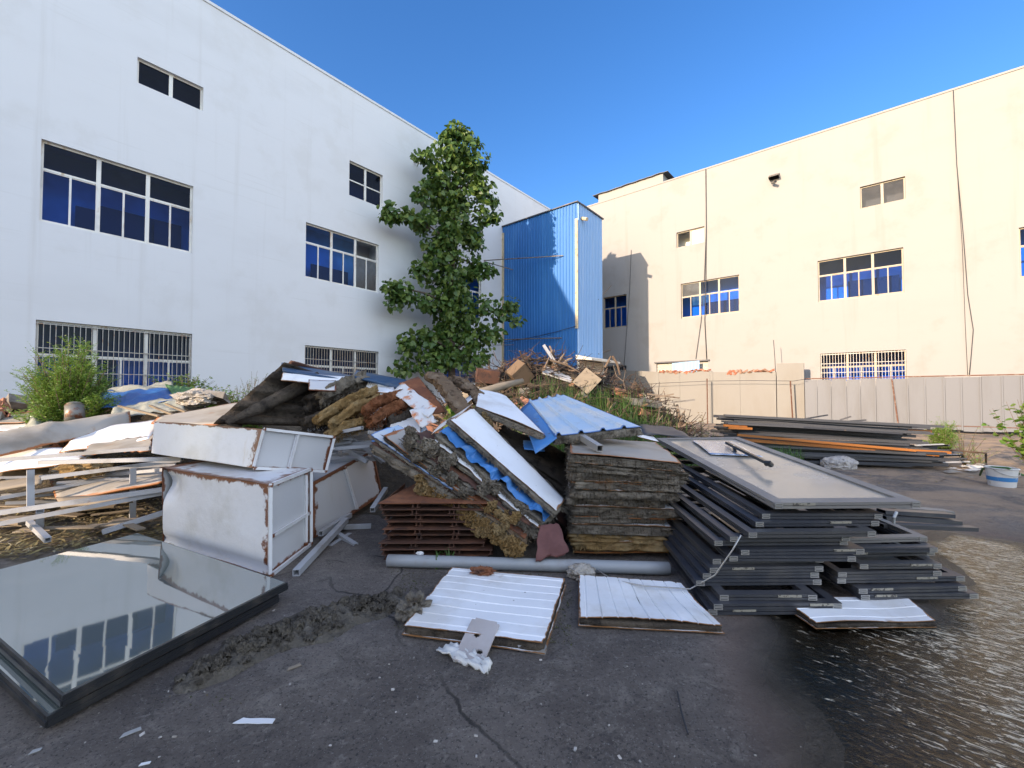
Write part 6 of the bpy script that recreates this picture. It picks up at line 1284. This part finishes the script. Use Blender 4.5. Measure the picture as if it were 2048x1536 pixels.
# feathery bush at the left
def feathery(base, h, rad, nstem, seed, fine=1.0):
    rs = random.Random(seed); st = []; tips = []
    for i in range(nstem):
        a = rs.uniform(0, 6.28); r_ = rad * rs.uniform(.25, 1.0); hh = h * (1 - .5 * (r_ / rad) ** 2.5) * rs.uniform(.55, 1.05)
        end = base + V((math.cos(a) * r_, math.sin(a) * r_ * .8, max(.15, hh))); mid = lerp(base, end, .5) + V((0, 0, .12 * hh)); st.append(([base, mid, end], .012)); tips.append((base, mid, end))
    def lf(mb):
        for b, m_, e in tips:
            for k in range(22):
                t_ = rs.uniform(.22, 1.0); p = lerp(lerp(b, m_, t_), lerp(m_, e, t_), t_); d = (rdir(rs, -.1, .9) + (e - b).normalized() * .5).normalized(); ln = rs.uniform(.12, .30) * fine
                sd = d.cross(V((0, 0, 1))).normalized()
                for q in range(7):
                    f = q / 6; c = p + d * ln * f
                    for sg in (-1, 1): mb.leaf(c, (sd * sg + d * .5 + V((0, 0, rs.uniform(-.3, .3)))).normalized(), rdir(rs, .3, 1), rs.uniform(.03, .065) * fine, .018 * fine, .1)
    return st, lf
b = P(135, 812, 8.7); b.z = min(b.z, mound_h(b.x, b.y) + .1); st_, lf = feathery(b, P(135, 688, 8.7).z - b.z, .88, 190, 5); plant('bush', 'feathery bright green bush in front of the barred window at the left', 'bush', b, st_, lf, 'bushleaf', 'twig')
def leafy(base, h, rad, nstem, seed, ls=.07, per=18, asp=.55, lean=V((0, 0, 0))):
    rs = random.Random(seed); st = []; segs = []
    for i in range(nstem):
        a = rs.uniform(0, 6.28); r_ = rad * rs.uniform(.1, 1); end = base + V((math.cos(a) * r_, math.sin(a) * r_, h * rs.uniform(.55, 1.0))) + lean; mid = lerp(base, end, .5) + V((rs.uniform(-.05, .05), rs.uniform(-.05, .05), .05)); st.append(([base, mid, end], .008)); segs.append((base, mid, end))
    def lf(mb):
        for b, m_, e in segs:
            for k in range(per):
                t_ = rs.uniform(.12, 1); p = lerp(lerp(b, m_, t_), lerp(m_, e, t_), t_); s = ls * rs.uniform(.6, 1.2) * (1.15 - .5 * t_); d = rdir(rs, -.35, .6)
                mb.leaf(p, d, rdir(rs, .4, 1), s, s * asp, .2, heart=asp > .8)
    return st, lf
def weed(label, px, py, Y, h, rad, n, seed, ls=.07, per=18, asp=.5, cat='plant', name='weed', m='weed', group=None, lean=V((0, 0, 0))):
    b = P(px, py, Y); b.z = max(0.0, mound_h(b.x, b.y)) if not isinstance(py, float) else b.z
    st_, lf = leafy(b, h, rad, n, seed, ls, per, asp, lean); return plant(name, label, cat, b, st_, lf, m, 'twig', group)
weed('broad leaved shrub at the left edge behind the brick rubble', 15, 780, 10.0, .75, .55, 22, 1, .14, 16, .9)
weed('tall wispy weed standing left of the dark pile against the white wall', 500, 790, 12.3, 1.35, .45, 20, 2, .07, 26, .35, lean=V((.12, 0, 0)))
weed('second wispy weed beside the tall one, shorter and thinner', 478, 790, 12.0, 1.0, .35, 14, 3, .07, 22, .35)
weed('small green weed beside the barred window bottom', 240, 785, 10.6, .4, .4, 14, 4, .09, 14, .5)
for i, px in enumerate((350, 378, 405, 432, 458, 482, 510)): weed('low green weed in the row below the white wall right of the green net', px, 782, 11.7, rnd(.65, .85), .6, 30, 20 + i, .11, 18, .6, group='weeds in the row below the wall')
weed('bright large leaved young plant at the left of the central heap below the poplar', 900, 775, 11.5, 1.15, .35, 9, 31, .30, 8, .95, lean=V((.05, 0, .0)))
weed('bright bushy weed beside the large leaved plant', 880, 775, 11.2, .55, .4, 14, 32, .16, 12, .8)
weed('light green weed at the poplar foot', 828, 770, 11.8, .5, .35, 14, 33, .12, 12, .6)
for i, (px, Y, h) in enumerate(((1290, 10.4, .62), (1320, 10.2, .55), (1345, 10.4, .5), (1370, 10.2, .42), (1300, 9.6, .45), (1335, 9.6, .4), (1392, 10.0, .4), (1410, 9.8, .35))): weed('yellow green leafy weed on the right flank of the central heap', px, 840, Y, h, .42, 22, 40 + i, .085, 18, .55, group='weeds right of the central heap')
for i, (px, Y) in enumerate(((960, 11.0), (1000, 10.8), (1060, 10.6), (1120, 10.8), (1160, 10.4), (1230, 10.6))): weed('small green weed growing on the front of the central heap', px, 800, Y, .35, .3, 12, 60 + i, .09, 14, .6, group='weeds on the central heap')
b = P(1402, 850, 9.9); b.z = 0; st_ = [([b, b + V((.02, 0, .5)), b + V((0, 0, .95)), b + V((.12, 0, 1.2))], .018)]; rs = random.Random(70)
def lf(mb):
    for k in range(70): p = b + V((rs.uniform(-.04, .06), rs.uniform(-.04, .04), rs.uniform(.1, 1.2))); mb.leaf(p, rdir(rs, -.3, .8), rdir(rs), rs.uniform(.03, .07), .03, .2)
plant('dry_weed', 'tall dark dried weed standing before the cream wall', 'plant', b, st_, lf, 'litter', 'twig')
weed('pale wispy weed beside the thin fence post', 1418, 850, 9.7, .95, .3, 14, 71, .05, 24, .3)
st_, lf = feathery(P(1888, 880, 11.0) * 1 + V((0, 0, -.02)), .85, .42, 26, 72, .8); b = P(1888, 880, 11.0); b.z = 0; st_, lf = feathery(b, .85, .45, 28, 72, .8); plant('shrub', 'green feathery shrub before the grey fence right of the long bar pile', 'shrub', b, st_, lf, 'bushleaf', 'twig')
weed('darker weed touching the left side of the fence shrub', 1868, 880, 11.2, .8, .2, 10, 73, .07, 20, .4)
weed('yellowing tall weed beside the plastic scraps', 1928, 930, 9.3, .95, .35, 14, 74, .05, 24, .35)
weed('low straggly weed at the bent rusty rod', 1955, 925, 9.4, .5, .4, 14, 75, .05, 18, .4)
b = P(2062, 905, 9.2); b.z = 0; st_, lf = leafy(b, 1.5, .62, 22, 76, .17, 14, .85, V((-.1, 0, 0))); plant('sapling', 'leafy sapling reaching in at the right edge before the grey fence', 'sapling', b, st_, lf, 'weed', 'twig')
# grass: nobody could count it
mb = MB(); rs = random.Random(55)
def blade(p, h, lean):
    d = V((rs.uniform(-1, 1), rs.uniform(-1, 1), 0)) * lean; sd = V((-d.y, d.x, 0)); sd = (sd.normalized() if sd.length > 1e-3 else V((1, 0, 0))) * rs.uniform(.005, .012)
    a, b_, c = p, p + V((0, 0, h * .55)) + d * h * .3, p + V((0, 0, h * .92)) + d * h
    mb.add([a - sd, a + sd, b_ + sd * .8, b_ - sd * .8, c], [[0, 1, 2, 3], [3, 2, 4]])
for i in range(5200):
    k = rs.random()
    if k < .55: px, Y, h = rs.gauss(1190, 70), rs.uniform(10.2, 12.6), rs.uniform(.35, .95)
    elif k < .8: px, Y, h = rs.uniform(930, 1330), rs.uniform(10.4, 13), rs.uniform(.2, .5)
    else: px, Y, h = rs.uniform(1260, 1430), rs.uniform(9.2, 10.6), rs.uniform(.15, .35)
    x = GX(px, Y); blade(V((x, Y, max(0, mound_h(x, Y)))), h, .35)
for i in range(900):
    px, Y = rs.gauss(1545, 26), rs.uniform(8.0, 9.2); blade(V((GX(px, Y), Y, 0)), rs.uniform(.25, .62), .45)
for i in range(420):
    px, Y = rs.uniform(1380, 1520), rs.uniform(8.6, 10.0); blade(V((GX(px, Y), Y, 0)), rs.uniform(.15, .35), .4)
for i in range(60):
    g = G(rs.gauss(888, 14), rs.uniform(1118, 1140), 0); blade(g, rs.uniform(.05, .2), .7)
tag(mb.build('grass', M['grass']), kind='stuff')
# moss and crumbs along panel edges
mb = MB()
for i in range(900):
    k = rs.random()
    if k < .35: g = G(rs.uniform(800, 850) + rs.gauss(0, 10), rs.uniform(1150, 1260), 0)
    elif k < .6: g = G(rs.uniform(1098, 1145), rs.uniform(1165, 1290), 0)
    elif k < .62: g = G(rs.uniform(300, 480), rs.gauss(1400, 14) - .0, 0)
    else: g = G(rs.uniform(780, 1340), rs.gauss(1146, 5), 0)
    s = rs.uniform(.006, .02); mb.leaf(g + V((0, 0, .004)), rdir(rs, .0, .5), rdir(rs, .3, 1), s, s * .7, .2)
M['moss'] = mat('moss', (0.06, 0.065, 0.022), 0.95, layers=[('island', 0, (0.10, 0.085, 0.045), 0.3, 0.9)]); tag(mb.build('moss_crumbs', M['moss']), kind='stuff')
# straw and dust crumbs on the sunlit yard
mb = MB()
for i in range(1500):
    px, Y = rs.uniform(1450, 2100), rs.uniform(7.5, 14.0); g = V((GX(px, Y), Y, .01)); a = rs.uniform(0, 6.3); mb.leaf(g, V((math.cos(a), math.sin(a), rs.uniform(0, .3))), V((0, 0, 1)), rs.uniform(.03, .12), .015, .1)
tag(mb.build('straw_crumbs', M['litter']), kind='stuff')
